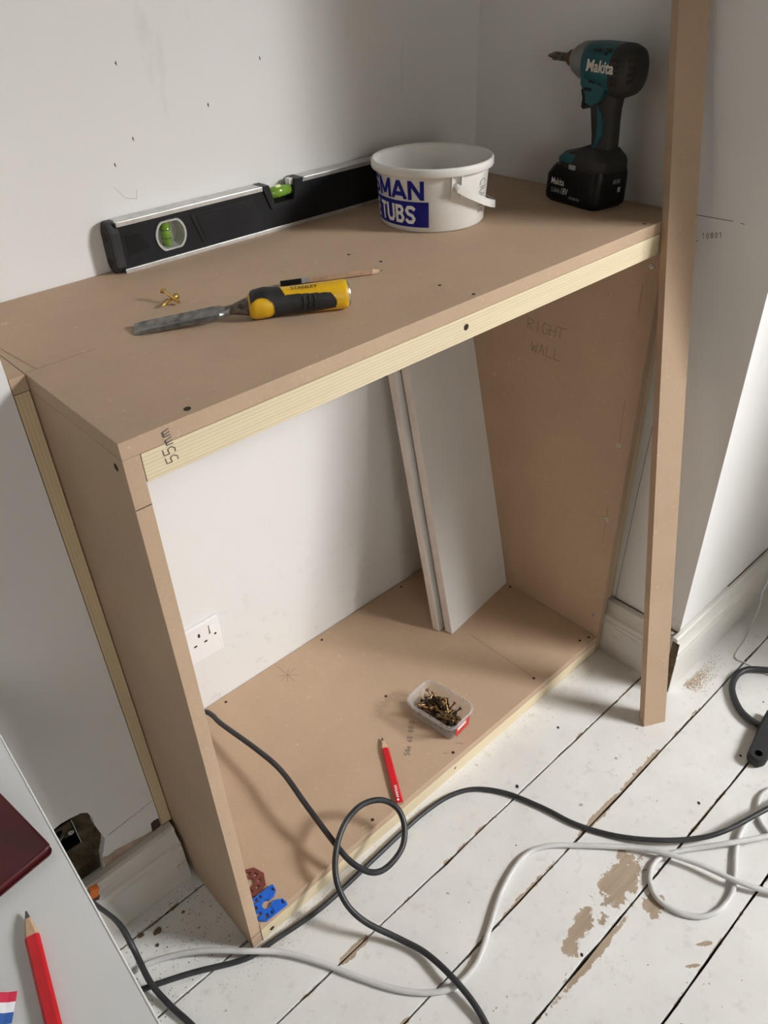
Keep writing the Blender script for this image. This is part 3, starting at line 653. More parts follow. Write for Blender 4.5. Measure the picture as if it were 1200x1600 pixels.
# ------------------------------------------------------------------ plastic tub
TC = (.672, -.157)
TB = thing('plastic_tub', 'round white plastic tub with blue lettering and a folded down handle', 'tub', (TC[0], TC[1], H))
shell = [(.001, .0005), (.0765, .0005), (.0785, .003), (.0838, .074), (.0840, .0785), (.0902, .0785), (.0910, .0800), (.0910, .0880), (.0895, .0905), (.0868, .0905), (.0852, .087), (.0805, .082), (.0765, .006), (.001, .004)]
shell[11] = (.0822, .080)
MB().lathe(shell, 72, False).obj('bucket', 'tub_plastic', TB)
AC = math.radians(-135.5)
def wrap(az0, az1, z0, z1, lift=.0006):
    def f(u, v):
        az = az0 + (az1 - az0) * u; z = z0 + (z1 - z0) * v; r = .0785 + (z - .003) * .0053 / .071 + lift
        return (r * math.cos(az), r * math.sin(az), z)
    return f
rd = math.radians
def patch(f, nu=30, nv=4):
    mb = MB(); vs = [f(i / nu, j / nv) for j in range(nv + 1) for i in range(nu + 1)]
    return mb.add(vs, [(j * (nu + 1) + i, j * (nu + 1) + i + 1, (j + 1) * (nu + 1) + i + 1, (j + 1) * (nu + 1) + i) for j in range(nv) for i in range(nu)], True)
lab = patch(wrap(AC - rd(112), AC - rd(3.5), .0085, .0445)).obj('blue_band', 'tub_blue', TB)
block_text([('E', 0, .13), ('T', .22, .38), ('U', .41, .59), ('B', .63, .79), ('S', .82, 1.0)], wrap(AC - rd(79), AC - rd(17.5), .0130, .0390, .0010), .026, .095).obj('lettering', 'print_white', lab)
block_text([('S', 0, .18), ('M', .21, .48), ('A', .50, .75), ('N', .78, 1.0)], wrap(AC - rd(81), AC - rd(8.5), .0470, .0735, .0007), .028, .11).obj('lettering', 'tub_blue', TB)
text_on('CRAFTS', lambda u, v: wrap(AC + rd(56), AC + rd(68), .018, .066, .0007)(v, 1 - u), offset=-0.002).obj('side_lettering', 'print_grey', TB)
# lug and bail handle
AZ = AC + rd(23.5)
for a in (AZ, AZ + PI):
    e = (math.cos(a), math.sin(a)); t_ = (-e[1], e[0])
    lg = MB()
    for s in (-.0085, .0065):
        pts = []
        for r, z in ((.0825, .0785), (.089, .0785), (.0885, .062), (.0825, .046)):
            pts.append((r, z))
        ring = lambda ss: [(e[0] * r + t_[0] * ss, e[1] * r + t_[1] * ss, z) for r, z in pts]
        lg.loft([ring(s), ring(s + .002)], True, False)
    pv = MB(); pv.lathe([(.005, .082), (.005, .0925), (.001, .0925)], 16); pv.xf(Matrix.Translation((0, 0, .0635)) @ Matrix.Rotation(a, 4, 'Z') @ Matrix.Rotation(PI / 2, 4, 'Y'))
    lg.add(pv.v, pv.f, True); lg.obj('handle_lug', 'tub_plastic', TB)
bp = []
for k in range(41):
    ph = PI * k / 40; az = AZ + ph
    dz = math.sin(ph) ** 0.9 * .047
    r = .0915 + .003 * math.sin(ph)
    bp.append(Vector((r * math.cos(az), r * math.sin(az), .0635 - dz)))
bh = MB(); rings = []
for i, p in enumerate(bp):
    e = Vector((p.x, p.y, 0)).normalized(); tg = (bp[min(i + 1, 40)] - bp[max(i - 1, 0)]).normalized(); u = tg.cross(e).normalized()
    hw = .0052
    rings.append([tuple(p + e * a + u * b) for a, b in ((.0016, hw), (-.0016, hw), (-.0016, -hw), (.0016, -hw))])
bh.loft(rings, True, False).obj('bail_handle', 'tub_plastic', TB)

# ------------------------------------------------------------------ impact driver
nvec = Vector((.15, .9887, 0)).normalized()
DR = thing('impact_driver', 'teal and black cordless impact driver standing on its battery on the cabinet top', 'drill', mat=Matrix.Translation((.895, -.274, H)) @ Matrix.Rotation(math.atan2(nvec.y, nvec.x), 4, 'Z'))
def rrect(cx, hx, hy, r, z, n=6, fx=None):
    out = []
    for q, (sx, sy) in enumerate(((1, 1), (-1, 1), (-1, -1), (1, -1))):
        for k in range(n + 1):
            a = q * PI / 2 + k * PI / 2 / n
            out.append((cx + sx * (hx - r) + r * math.cos(a), sy * (hy - r) + r * math.sin(a), z))
    return out
bt = MB(); bt.loft([rrect(-.004, .052, .032, .014, .0), rrect(-.004, .0575, .0370, .016, .005), rrect(-.004, .0580, .0375, .016, .012), rrect(-.005, .0575, .0370, .016, .040), rrect(-.009, .0535, .0355, .015, .050), rrect(-.011, .050, .034, .014, .056)], True)
BAT = bt.obj('battery', 'black_gloss', DR, 'black battery pack')
ft = MB(); ft.loft([rrect(-.013, .046, .033, .016, .050), rrect(-.014, .048, .0345, .018, .054), rrect(-.014, .048, .0345, .018, .066), rrect(-.018, .043, .0325, .020, .073), rrect(-.026, .032, .027, .020, .079), rrect(-.030, .026, .0215, .018, .084)], True)
FOOT = ft.obj('handle_foot', 'charcoal', DR)
tf = MB(); tf.loft([rrect(.009, .0262, .0352, .0185, .0620), rrect(.009, .0260, .0353, .0185, .0668), rrect(.003, .0235, .0335, .020, .0742)], True); tf.obj('teal_toe', 'teal', FOOT)
MB().box((-.012, .0343, .053), (.002, .0352, .060), .0005).obj('clip_plate', 'print_grey', FOOT)
hd = MB(); rings = []
for z, cx, a, b_ in ((.074, -.033, .024, .019), (.085, -.034, .0195, .0165), (.100, -.033, .0200, .0168), (.120, -.030, .0215, .0172), (.138, -.028, .0235, .0176), (.150, -.026, .0275, .0185), (.163, -.024, .034, .0210), (.178, -.022, .040, .0245)):
    rings.append([(cx + a * math.copysign(abs(math.cos(t)) ** .75, math.cos(t)), b_ * math.copysign(abs(math.sin(t)) ** .75, math.sin(t)), z) for t in [2 * PI * k / 28 for k in range(28)]])
hd.loft(rings, True); HAND = hd.obj('handle', 'charcoal', DR)
# head: stations along x
st = [(-.0795, .190, .012, .014), (-.078, .190, .022, .024), (-.072, .189, .0285, .0305), (-.060, .1885, .0315, .0345), (-.045, .189, .0315, .0345), (-.028, .191, .0308, .0325), (-.012, .1925, .0300, .0310), (.004, .194, .0285, .0285), (.012, .1955, .0270, .0260)]
def head_ring(x, zc, ry, rz, n=32, p=.82): return [(x, ry * math.copysign(abs(math.cos(t)) ** p, math.cos(t)), zc + rz * math.copysign(abs(math.sin(t)) ** p, math.sin(t))) for t in [2 * PI * k / n for k in range(n)]]
CAP = MB().loft([head_ring(*s) for s in st[:4]] + [head_ring(-.051, .1885, .0316, .0346)], True).obj('motor_cap', 'charcoal', DR)
BODY = MB().loft([head_ring(-.053, .1887, .0314, .0344)] + [head_ring(*s) for s in st[4:8]] + [head_ring(.006, .1945, .0275, .0270)], True).obj('motor_body', 'teal', DR)
MB().loft([head_ring(.003, .1945, .0262, .0262, 32, 1), head_ring(.010, .1953, .0272, .0266, 32, 1), head_ring(.022, .196, .0262, .0250, 32, 1), head_ring(.032, .1965, .0225, .0205, 32, 1), head_ring(.040, .197, .0165, .0150, 32, 1), head_ring(.0425, .197, .0115, .0115, 32, 1)], True).obj('gear_case', 'gear_grey', DR)
MB().loft([head_ring(.041, .197, .0095, .0095, 24, 1), head_ring(.044, .197, .0108, .0108, 24, 1), head_ring(.052, .197, .0108, .0108, 24, 1), head_ring(.0545, .197, .009, .009, 24, 1)], True).obj('chuck_collar', 'copper_ring', DR)
bit = MB(); bit.loft([head_ring(.054, .197, .0062, .0062, 6, 1), head_ring(.088, .197, .0062, .0062, 6, 1), head_ring(.0885, .197, .0034, .0034, 6, 1), head_ring(.095, .197, .0034, .0034, 6, 1), head_ring(.101, .197, .0012, .0012, 6, 1)], True, False); bit.obj('driver_bit', 'steel_rust', DR)
# lower teal cheek and trigger
ck = MB(); 
ckp = [(.002, .182), (.003, .170), (-.002, .163), (-.008, .157), (-.010, .146), (-.022, .143), (-.036, .150), (-.046, .168), (-.044, .186), (-.002, .188)]
ck.loft([[(a, .0262, b) for a, b in ckp], [(a * .98, .0275, b) for a, b in ckp]], True, False); ck.loft([[(a, -.0275, b) for a, b in ckp], [(a, -.0262, b) for a, b in ckp]], True, False)
ck2 = MB().loft([[(a, .0200, b) for a, b in ckp], [(a, .0268, b) for a, b in ckp]], True, False); ck2.loft([[(a, -.0268, b) for a, b in ckp], [(a, -.0200, b) for a, b in ckp]], True, False)
ck2.add(*[[(a, s * .0200, b) for s in (1, -1) for a, b in ckp[:4]], [(0, 1, 5, 4), (1, 2, 6, 5), (2, 3, 7, 6)]])
ck2.obj('trigger_housing', 'teal', DR)
tr = MB(); trp = [(.004, .166), (.013, .165), (.0165, .158), (.0125, .148), (.0135, .136), (.009, .133), (.002, .138), (-.004, .150)]
tr.prism(trp, -.0095, .0095); tr.obj('trigger', 'black_gloss', DR)
MB().box((-.020, -.026, .161), (-.004, .0272, .166), .001).obj('direction_switch', 'black_gloss', DR)
ts = MB(); tp = [(-.026, .143), (-.032, .133), (-.036, .119), (-.036, .105), (-.032, .092), (-.026, .084)]
rings = []
for i, (x, z) in enumerate(tp):
    w_ = (.001, .004, .005, .005, .0035, .001)[i]
    rings.append([(x - w_, .0182, z), (x + w_, .0182, z), (x + w_, .0150, z), (x - w_, .0150, z)])
ts.loft(rings, True, False).obj('teal_flash', 'teal', HAND)
for r_ in range(5):
    for c_ in range(2):
        MB().box((-.066 + c_ * .006, .0290, .172 + r_ * .0075), (-.062 + c_ * .006, .0318, .1755 + r_ * .0075)).obj('vent_slot', 'hole_dark', CAP)
for r_ in range(4):
    MB().box((-.0795, .008, .176 + r_ * .0085), (-.0745, .021, .180 + r_ * .0085)).obj('vent_slot', 'hole_dark', CAP)
for x, z in ((-.020, .2145), (-.025, .2145), (-.040, .2155), (-.045, .2155), (-.040, .2105), (-.016, .174), (-.023, .1735), (-.036, .1725)):
    MB().box((x - .002, .0225, z - .0012), (x + .002, .0290, z + .0012)).obj('vent_slot', 'hole_dark', BODY)
def sidetext(x_l, x_r, z0, z1, y, skew=0.0): return lambda u, v: (x_l + (x_r - x_l) * u, y, z0 + (z1 - z0) * v + skew * u)
text_on('Makita', sidetext(-.010, -.0615, .1875, .2030, .0322, -.001), shear=.15, offset=.03).obj('lettering', 'print_cream', BODY)
text_on('Makita', sidetext(.034, .006, .0275, .0375, .0379), shear=.15, offset=.01).obj('lettering', 'print_white', BAT)
text_on('5.0Ah', sidetext(.033, .014, .0155, .0225, .0379), shear=.15, offset=.02).obj('lettering', 'print_grey', BAT)
text_on('18V', sidetext(.011, -.004, .0150, .0250, .0379), shear=.15).obj('lettering', 'print_white', BAT)
text_on('LITHIUM-ION', sidetext(-.006, -.029, .0105, .0150, .0379), offset=.01).obj('lettering', 'print_grey', BAT)
gx = MB()
for kq in range(4): gx.box((-.0635, .002 - kq * .004, .037), (-.0624, .0030 - kq * .004, .043))
gx.box((-.0635, -.013, .024), (-.0624, -.008, .031)); gx.obj('charge_gauge', 'print_grey', BAT)

# ------------------------------------------------------------------ chisel
ct = Vector((.1332, -.2129, H)); ce = Vector((.3475, -.3380, H))
ax = (ce - ct).normalized(); ang = math.atan2(ax.y, ax.x)
CH = thing('wood_chisel', 'yellow and black handled wood chisel lying on the cabinet top', 'chisel', mat=Matrix.Translation(ct) @ Matrix.Rotation(ang, 4, 'Z'))
LT = (ce - ct).length
tilt = lambda s: .0016 + (.0172 - .0016) * min(1, s / .15)
bl_ = MB(); rings = []
roll = rd(12)
def bar(s, hw, ht, zc):
    pts = [(-hw, -ht), (hw, -ht), (hw, ht * .2), (hw * .78, ht), (-hw * .78, ht), (-hw, ht * .2)]
    return [(s, a * math.cos(roll) - b * math.sin(roll), zc + a * math.sin(roll) + b * math.cos(roll)) for a, b in pts]
bl_.loft([bar(0, .0118, .0003, .0032), bar(.008, .0120, .0019, .0042), bar(.090, .0118, .0024, tilt(.09) + .0012), bar(.097, .0102, .0028, tilt(.097) + .001), bar(.103, .0062, .0036, tilt(.103)), bar(.110, .0048, .0044, tilt(.11))], True, False)
bl_.obj('blade', 'steel', CH, 'grey worn steel blade')
def ring_at(s, r, n=36): return [(s, r * math.cos(2 * PI * k / n), tilt(s) + r * math.sin(2 * PI * k / n)) for k in range(n)]
MB().loft([ring_at(.104, .0048), ring_at(.112, .0056), ring_at(.124, .0090), ring_at(.1335, .0112)], True).obj('bolster', 'steel_rust', CH)
HS = .131; HE = LT - .002
prof = [(0, .0120), (.02, .0152), (.07, .0168), (.16, .0172), (.28, .0160), (.42, .0152), (.58, .0156), (.75, .0164), (.90, .0168), (.98, .0168), (1.0, .0155)]
def hr(q):
    for (a, ra), (b, rb) in zip(prof[:-1], prof[1:]):
        if a <= q <= b:
            t = (q - a) / (b - a); t = t * t * (3 - 2 * t); return ra + (rb - ra) * t
    return prof[-1][1]
hg = MB(); N = 40; hg.loft([ring_at(HS + (HE - HS) * i / N, hr(i / N)) for i in range(N + 1)], True); HDL = hg.obj('handle', 'yellow', CH, 'yellow plastic handle')
# black soft grip: zones of the handle surface
gm = MB(); NS, NT = 110, 144
def grip(q, th):
    th = (th + 180) % 360 - 180   # 0 = towards -y (camera side), 90 = up
    if q < .02 or q > .875: return False
    if q < .34 and (q - .115) ** 2 / .135 ** 2 + ((th + 12) / 52) ** 2 < 1: return False
    hi = 118 if q < .30 else (118 - (q - .30) / .07 * 80 if q < .37 else 38 + 6 * math.sin(q * 5))
    lo = -70
    if q > .80: 
        e = (q - .80) / .075; hi = hi - (hi + 5) * e * e; lo = lo + 60 * e * e
    if q > .45: lo = max(lo, -70 + (q - .45) * 90)
    if q < .04: hi = min(hi, 118 - (0.04 - q) / .02 * 40)
    return lo < th < hi
vs = []; fs = []; idx = {}
def vid(i, j):
    j %= NT
    if (i, j) not in idx:
        q = i / NS; a = 2 * PI * j / NT; s = HS + (HE - HS) * q; r = hr(q) + .0005
        idx[(i, j)] = len(vs); vs.append((s, -r * math.cos(a), tilt(s) + r * math.sin(a)))
    return idx[(i, j)]
for i in range(NS):
    for j in range(NT):
        if grip((i + .5) / NS, 360 * (j + .5) / NT): fs.append((vid(i, j), vid(i + 1, j), vid(i + 1, j + 1), vid(i, j + 1)))
gm.add(vs, fs, True); GR = gm.obj('soft_grip', 'black_rubber', CH, 'black rubber grip')
rb = MB()
for s in (.545, .60, .655):
    ss = HS + (HE - HS) * s; r = hr(s) + .0012
    pts = [(ss, -r * math.cos(rd(t)), tilt(ss) + r * math.sin(rd(t))) for t in range(-30, 34, 6)]
    rb.tube(pts, .0009, 6)
rb.obj('grip_rib', 'black_rubber', GR)
MB().loft([ring_at(HE - .0015, .0135), ring_at(HE + .0022, .0138), ring_at(HE + .0030, .0125)], True).obj('strike_cap', 'cap_steel', CH)
text_on('STANLEY', lambda u, v: (lambda s, t, r: (s, -r * math.cos(t), tilt(s) + r * math.sin(t)))(HS + (HE - HS) * (.43 + .27 * u), rd(62 + 18 * v), .0165), offset=.01).obj('lettering', 'black_plastic', HDL)

# ------------------------------------------------------------------ pencils
def pencil_mat(a, b, z, roll=0):
    a, b = Vector(a), Vector(b); d = (b - a); return Matrix.Translation((a.x, a.y, z)) @ Matrix.Rotation(math.atan2(d.y, d.x), 4, 'Z'), d.length
mt, Lp = pencil_mat((.3335, -.2208), (.4537, -.2813), H + .0036)
PE = thing('pencil', 'thin brown pencil with a black end lying behind the chisel', 'pencil', mat=mt)
hexr = lambda x, r: [(x, r * math.cos(PI / 6 + k * PI / 3), r * math.sin(PI / 6 + k * PI / 3)) for k in range(6)]
MB().loft([hexr(0, .0032), hexr(.001, .0037), hexr(.027, .0037)], True, False).obj('dipped_end', 'black_gloss', PE, 'black dipped end')
MB().loft([hexr(.027, .00372), hexr(.037, .00372)], True, False).obj('grey_band', 'grey_ferrule', PE)
MB().loft([hexr(.037, .0037), hexr(Lp - .014, .0037)], True, False).obj('shaft', 'bare_pencil', PE)
MB().loft([hexr(Lp - .014, .0036), hexr(Lp - .004, .0011)], True, False).obj('sharpened_tip', 'raw_wood', PE)
MB().loft([hexr(Lp - .004, .0011), hexr(Lp, .0002)], True, False).obj('lead', 'graphite', PE)

def flat_pencil(name, label, tip, end, z, wd, th, text=None, length=None):
    mt, L = pencil_mat(end, tip, z)
    if length: L = length
    o = thing(name, label, 'pencil', mat=mt)
    sec = lambda x, q, w=1.0: [(x, a * wd / 2 * w, th / 2 + b * th / 2 * q) for a, b in ((-1, -.35), (-.62, -1), (.62, -1), (1, -.35), (1, .35), (.62, 1), (-.62, 1), (-1, .35))]
    MB().loft([sec(0, 1), sec(L - .026, 1)], True, False).obj('shaft', 'red_paint', o, 'red painted shaft')
    MB().loft([sec(L - .026, .99, .99), sec(L - .008, .5, .40)], True, False).obj('sharpened_tip', 'raw_wood', o, 'bare wood tip')
    MB().loft([sec(L - .008, .5, .40), sec(L, .15, .12)], True, False).obj('lead', 'graphite', o)
    e = MB().loft([sec(-.0006, .9, .92), sec(.0002, .9, .92)], True, False); e.obj('sawn_end', 'bare_pencil', o)
    if text:
        text_on(text, lambda u, v: (.036 - .026 * u, (.5 - v) * .0055, th + .0003), shear=.15, offset=.02).obj('lettering', 'print_white', o)
        disc((.006, .0015, th), (0, 0, 1), .0022).obj('print_mark', 'print_white', o)
    return o
flat_pencil('carpenter_pencil', 'red carpenter pencil with white lettering lying on the cabinet base', (.3917, -.3021), (.3191, -.4270), ZB + .0004, .0135, .0075, 'Wickes')

# ------------------------------------------------------------------ brass screws on the top
def screw_obj(mat, L=.028, r=.0017, hr_=.0038):
    s = MB(); pr = [(.0002, 0), (.0006, .002)]
    n = 9
    for i in range(n):
        z = .003 + (L - .010) * i / n; pr += [(r * 1.25 if i % 2 else r * .75, z)]
    pr += [(r * .9, L - .006), (r * .9, L - .003), (hr_, L), (hr_ * .8, L + .0005), (.0003, L + .0004)]
    s.lathe(pr, 8, False, True); return s.mesh('screw', mat)
bs = screw_obj('brass', .034, .0019, .0042)
for (a, b), lab in ((((.1905, -.1755), (.2290, -.1545)), 'brass screw on the cabinet top, the longer looking one lying beneath'), (((.2120, -.1830), (.2075, -.1480)), 'brass screw on the cabinet top, lying across the other one')):
    o = bpy.data.objects.new('brass_screw', bs); COL.objects.link(o)
    d = Vector((b[0] - a[0], b[1] - a[1], 0)); up = 'across' in lab
    dz = Vector((d.x, d.y, .010 if up else .0)).normalized()
    o.matrix_world = Matrix.Translation((a[0], a[1], H + (.0030 if up else .0042))) @ dz.to_track_quat('Z', 'Y').to_matrix().to_4x4()
    tag(o, lab, 'screw', 'brass screws on the cabinet top')

# ------------------------------------------------------------------ tub of screws on the base
BXR = math.atan2(-.117, .013)
BOX = thing('screw_tub', 'small clear rectangular plastic tub holding a pile of screws on the cabinet base', 'container', (.5035, -.3455, ZB), BXR)
bw = MB()
bw.loft([rrect(0, .047, .0265, .010, .0006), rrect(0, .0485, .028, .012, .003), rrect(0, .0545, .0345, .015, .044)], False)
bw.add(rrect(0, .047, .0265, .010, .0006), [tuple(range(28))])
bw.obj('tub_wall', 'clear_plastic', BOX)
rm = MB(); rm.loft([rrect(0, .0545, .0345, .015, .0405), rrect(0, .0580, .0380, .018, .0405), rrect(0, .0585, .0385, .018, .0425), rrect(0, .0585, .0385, .018, .0465), rrect(0, .0570, .0370, .017, .0480), rrect(0, .0550, .0350, .016, .0475), rrect(0, .0540, .0340, .015, .0445)], False)
RIM = rm.obj('tub_rim', 'clear_plastic', BOX)
for i in range(9):
    for sy in (-1, 1):
        MB().box((-.036 + i * .009, sy * .0383 - .0006, .0415), (-.0345 + i * .009, sy * .0383 + .0006, .0475)).obj('rim_rib', 'clear_plastic', RIM)
MB().prism([(-.020, .010), (.020, .010), (.022, .034), (-.022, .034)], .0535, .0541, 'x').xf(Matrix.Translation((.0005, 0, 0))).obj('sticker', 'red_label', BOX, 'red and white sticker')
MB().prism([(-.016, .024), (.010, .024), (.010, .031), (-.016, .031)], .0546, .0548, 'x').obj('sticker_panel', 'print_white', BOX)
sc_m = [screw_obj('bronze_screw', .036, .0019, .0041), screw_obj('dark_screw', .034, .0019, .0041)]
rnd = random.Random(11)
cR = Matrix.Translation((.5035, -.3455, ZB)) @ Matrix.Rotation(BXR, 4, 'Z')
for i in range(140):
    lay = i // 22; z = .0075 + lay * .0045
    L = .035; hx = .041 + z * .08 - .003; hy = .0215 + z * .10 - .003
    for _ in range(40):
        az = rnd.uniform(0, 2 * PI); el = rnd.uniform(-.45, .45) if lay < 5 else rnd.uniform(-.5, .75)
        d = Vector((math.cos(az) * math.cos(el), math.sin(az) * math.cos(el), math.sin(el)))
        c = Vector((rnd.uniform(-hx, hx), rnd.uniform(-hy, hy), z + rnd.uniform(0, .003)))
        if lay >= 4: c.x = c.x * .85 + .002; c.y *= .85
        a = c - d * L / 2; b_ = c + d * L / 2
        if max(abs(a.x), abs(b_.x)) < hx + .003 and max(abs(a.y), abs(b_.y)) < hy + .003 and min(a.z, b_.z) > .0055: break
    else: continue
    o = bpy.data.objects.new('wood_screw', sc_m[0 if rnd.random() < .55 else 1]); COL.objects.link(o)
    o.matrix_world = cR @ Matrix.Translation(a) @ d.to_track_quat('Z', 'Y').to_matrix().to_4x4()
    tag(o, 'small bronze or dark screw in the pile inside the clear tub', 'screw', 'screws piled in the clear tub')

# ------------------------------------------------------------------ plastic horseshoe packers
def packer(name, label, mat, loc, rz, holes_only=False):
    t = thing(name, label, 'packer', loc, rz)
    Wd, Ln = .025, .054
    slot = []
    for k in range(13):
        a = PI + PI * k / 12 if False else -PI / 2 - PI * k / 12 + PI
    # outline of a U: prongs towards +x, body chamfered at -x
    out = [(-.027, -.012), (-.015, -.0245), (.030, -.0245), (.0315, -.022), (.0300, -.0115), (.021, -.0045), (.010, -.0034)]
    arc = [(.002 + .0085 * math.cos(a), .0085 * math.sin(a)) for a in [rd(-30 - 12 * k) for k in range(26)]]
    arc = [(x, y) for x, y in arc if True]
    out += arc + [(.010, .0034), (.021, .0045), (.0300, .0115), (.0315, .022), (.030, .0245), (-.015, .0245), (-.027, .012)]
    hol = []
    def rc(x0, y0, x1, y1): hol.append([(x0, y0), (x1, y0), (x1, y1), (x0, y1)])
    for s in (-1, 1):
        rc(.0245, s * .0155 - .0042, .0285, s * .0155 + .0042) ; rc(-.001, s * .0185 - .0035, .0035, s * .0185 + .0035)
        hol.append([(-.0145, s * .0180 - .004), (-.0055, s * .0180 - .004), (-.0045, s * .0180 + .0040), (-.0120, s * .0180 + .0040)])
        hol.append([(-.0235, s * .0065 - .0040), (-.0130, s * .0065 - .004), (-.0130, s * .0065 + .0042), (-.0225, s * .0065 + .0040)])
    plate(out, hol, lambda a, b: (a, b, .0004), lambda a, b: (a, b, .0044)).obj('plate', mat, t)
    pg = MB()
    for s in (-1, 1):
        pg.box((.006, s * .0155 - .0065, .0042), (.0225, s * .0155 + .0065, .0052), .0003)
    pg.obj('raised_pad', mat, t)
    return t
packer('horseshoe_packer', 'bright blue plastic horseshoe packer on the cabinet base beside the left panel', 'blue_plastic', (.0430, -.4100, ZB), rd(-2)).scale = (.88, .88, .95)
pk = thing('packing_disc', 'red brown octagonal plastic packer on the cabinet base behind the blue one', 'packer', (.0462, -.3625, ZB), rd(18))
oc8 = [(.0262 * math.cos(PI / 8 + k * PI / 4), .0262 * math.sin(PI / 8 + k * PI / 4)) for k in range(8)]
h8 = [[(.0078 * math.cos(2 * PI * k / 20), .0078 * math.sin(2 * PI * k / 20)) for k in range(20)]]
for k in range(8):
    a = k * PI / 4; pts = []
    for rr, da in ((.0125, -.20), (.0190, -.24), (.0190, .22), (.0125, .16)): pts.append((rr * math.cos(a + da), rr * math.sin(a + da)))
    h8.append(pts)
plate(oc8, h8, lambda a, b: (a, b, .0004), lambda a, b: (a, b, .0034)).obj('plate', 'brown_plastic', pk)

# ------------------------------------------------------------------ cables
def cable(name, pts, r, mat, label, flat=1.0, step=6):
    return tag(MB().tube(spline(pts, step), r, 10, flat).obj(name, mat), label, 'cable')
C1 = [(0.060, -0.012, 0.0545), (0.12, -0.0125, .0550), (0.160, -0.0125, 0.0565), (0.1800, -0.0215, 0.0625), (0.1840, -0.045, 0.068), (0.1825, -0.0800, 0.0755), (0.1914, -0.183, 0.09), (0.1945, -0.2574, 0.095), (0.1837, -0.3438, 0.095), (0.1774, -0.4261, 0.085), (0.1794, -0.4627, 0.075), (0.1943, -0.4916, 0.065), (0.2198, -0.5017, 0.062), (0.258, -0.4965, 0.067), (0.2835, -0.4764, 0.08), (0.2908, -0.4506, 0.095), (0.2771, -0.4264, 0.105), (0.2454, -0.4139, 0.11), (0.2074, -0.4169, 0.105), (0.1712, -0.4361, 0.095), (0.1456, -0.4629, 0.075), (0.1358, -0.4959, 0.055), (0.1437, -0.5309, 0.035), (0.1693, -0.5758, 0.015), (0.1865, -0.6214, 0.011), (0.1893, -0.6734, 0.0155), (0.1874, -0.7202, 0.011), (0.1777, -0.7595, 0.006), (.15, -.83, .006), (.10, -.90, .006)]
cable('power_cable', C1, .0050, 'cable_black', 'black cable from the cabinet back that makes a raised loop over the bottom rail')
C2 = [(-.26, -.335, .005), (-0.1869, -0.3521, 0.005), (-0.1556, -0.3633, 0.005), (-0.0905, -0.3939, 0.005), (-0.0185, -0.4345, 0.006), (0.0318, -0.4424, 0.0055), (0.1134, -0.4535, 0.006), (0.198, -0.4514, 0.005), (0.2904, -0.448, 0.005), (0.3542, -0.4473, 0.005), (0.4125, -0.4549, 0.005), (0.4579, -0.4765, 0.005), (0.4937, -0.5224, 0.005), (0.5188, -0.5903, 0.005), (0.5339, -0.6487, 0.005), (0.5634, -0.7076, 0.006), (0.5994, -0.7597, 0.013), (0.6458, -0.8045, 0.016), (0.6935, -0.8358, 0.022), (0.7847, -0.8681, 0.028), (0.873, -0.8964, 0.022), (.96, -.93, .006), (1.05, -1.0, .005)]
cable('power_cable', C2, .0044, 'cable_black', 'long black cable running along the foot of the cabinet and across the floor')
C3 = [(-.215, -.300, .215), (-.1800, -.288, .200), (-0.1674, -0.285, 0.1825), (-.1578, -.285, .1448), (-.1410, -.287, .0700), (-.1400, -.3130, .028), (-0.1447, -0.3678, 0.016), (-0.139, -0.4113, 0.008), (-0.1292, -0.4571, 0.006), (-0.1281, -0.4898, 0.006), (-.14, -.56, .006), (-.17, -.64, .006)]
cable('power_cable', C3, .0046, 'cable_black', 'short black cable coming out from behind the desk at the left', .75)
W1 = [(-.25, -.30, .005), (-0.181, -0.3204, 0.005), (-0.1537, -0.3299, 0.005), (-0.1163, -0.3427, 0.006), (-0.0664, -0.3780, 0.013), (-0.0141, -0.4300, 0.0165), (0.0266, -0.4664, 0.009), (0.061, -0.5182, 0.006), (0.09, -0.5746, 0.005), (0.1204, -0.627, 0.005), (0.1518, -0.6631, 0.005), (0.1855, -0.6835, 0.005), (0.2344, -0.6844, 0.0055), (0.2887, -0.6627, 0.005), (0.3509, -0.6362, 0.005), (0.4152, -0.6238, 0.005), (0.46, -0.6362, 0.005), (0.5012, -0.6726, 0.005), (0.5588, -0.7354, 0.008), (0.5869, -0.7786, 0.014), (0.6133, -0.834, 0.0145), (0.6309, -0.8921, 0.0152), (0.6544, -0.9352, 0.010), (0.6823, -0.9757, 0.005), (.72, -1.05, .005)]
cable('extension_lead', W1, .0046, 'cable_white', 'off white cable snaking over the floor from the cabinet corner past the bare patch')
W2 = [(.86, -.955, .006), (0.8006, -0.919, 0.0145), (0.7448, -0.8901, 0.0135), (0.6862, -0.8517, 0.0135), (0.6446, -0.818, 0.006), (0.6061, -0.7929, 0.005), (0.5737, -0.7824, 0.005), (0.5426, -0.7898, 0.005), (0.5208, -0.8152, 0.005), (0.5226, -0.8486, 0.005), (0.5398, -0.8777, 0.005), (0.5681, -0.8949, 0.005), (0.6082, -0.8974, 0.005), (0.6427, -0.8859, 0.005), (0.6863, -0.8653, 0.0046), (0.7242, -0.8543, 0.007), (0.765, -0.8555, 0.012), (0.8077, -0.8653, 0.0145), (0.8591, -0.8826, 0.011), (.93, -.92, .005)]
cable('extension_lead', W2, .0046, 'cable_white', 'pale grey cable lying in a round loop on the floor at the right')
W3 = [(.98, -.925, .005), (.93, -.90, .005), (0.8828, -0.873, 0.005), (0.8442, -0.8496, 0.005), (0.8136, -0.8447, 0.005), (0.7836, -0.8549, 0.0046), (0.7639, -0.874, 0.0046), (0.7549, -0.8988, 0.0046), (0.761, -0.9291, 0.005), (.78, -.97, .005)]
cable('extension_lead', W3, .0043, 'cable_white', 'small curl of pale cable at the right edge of the floor')
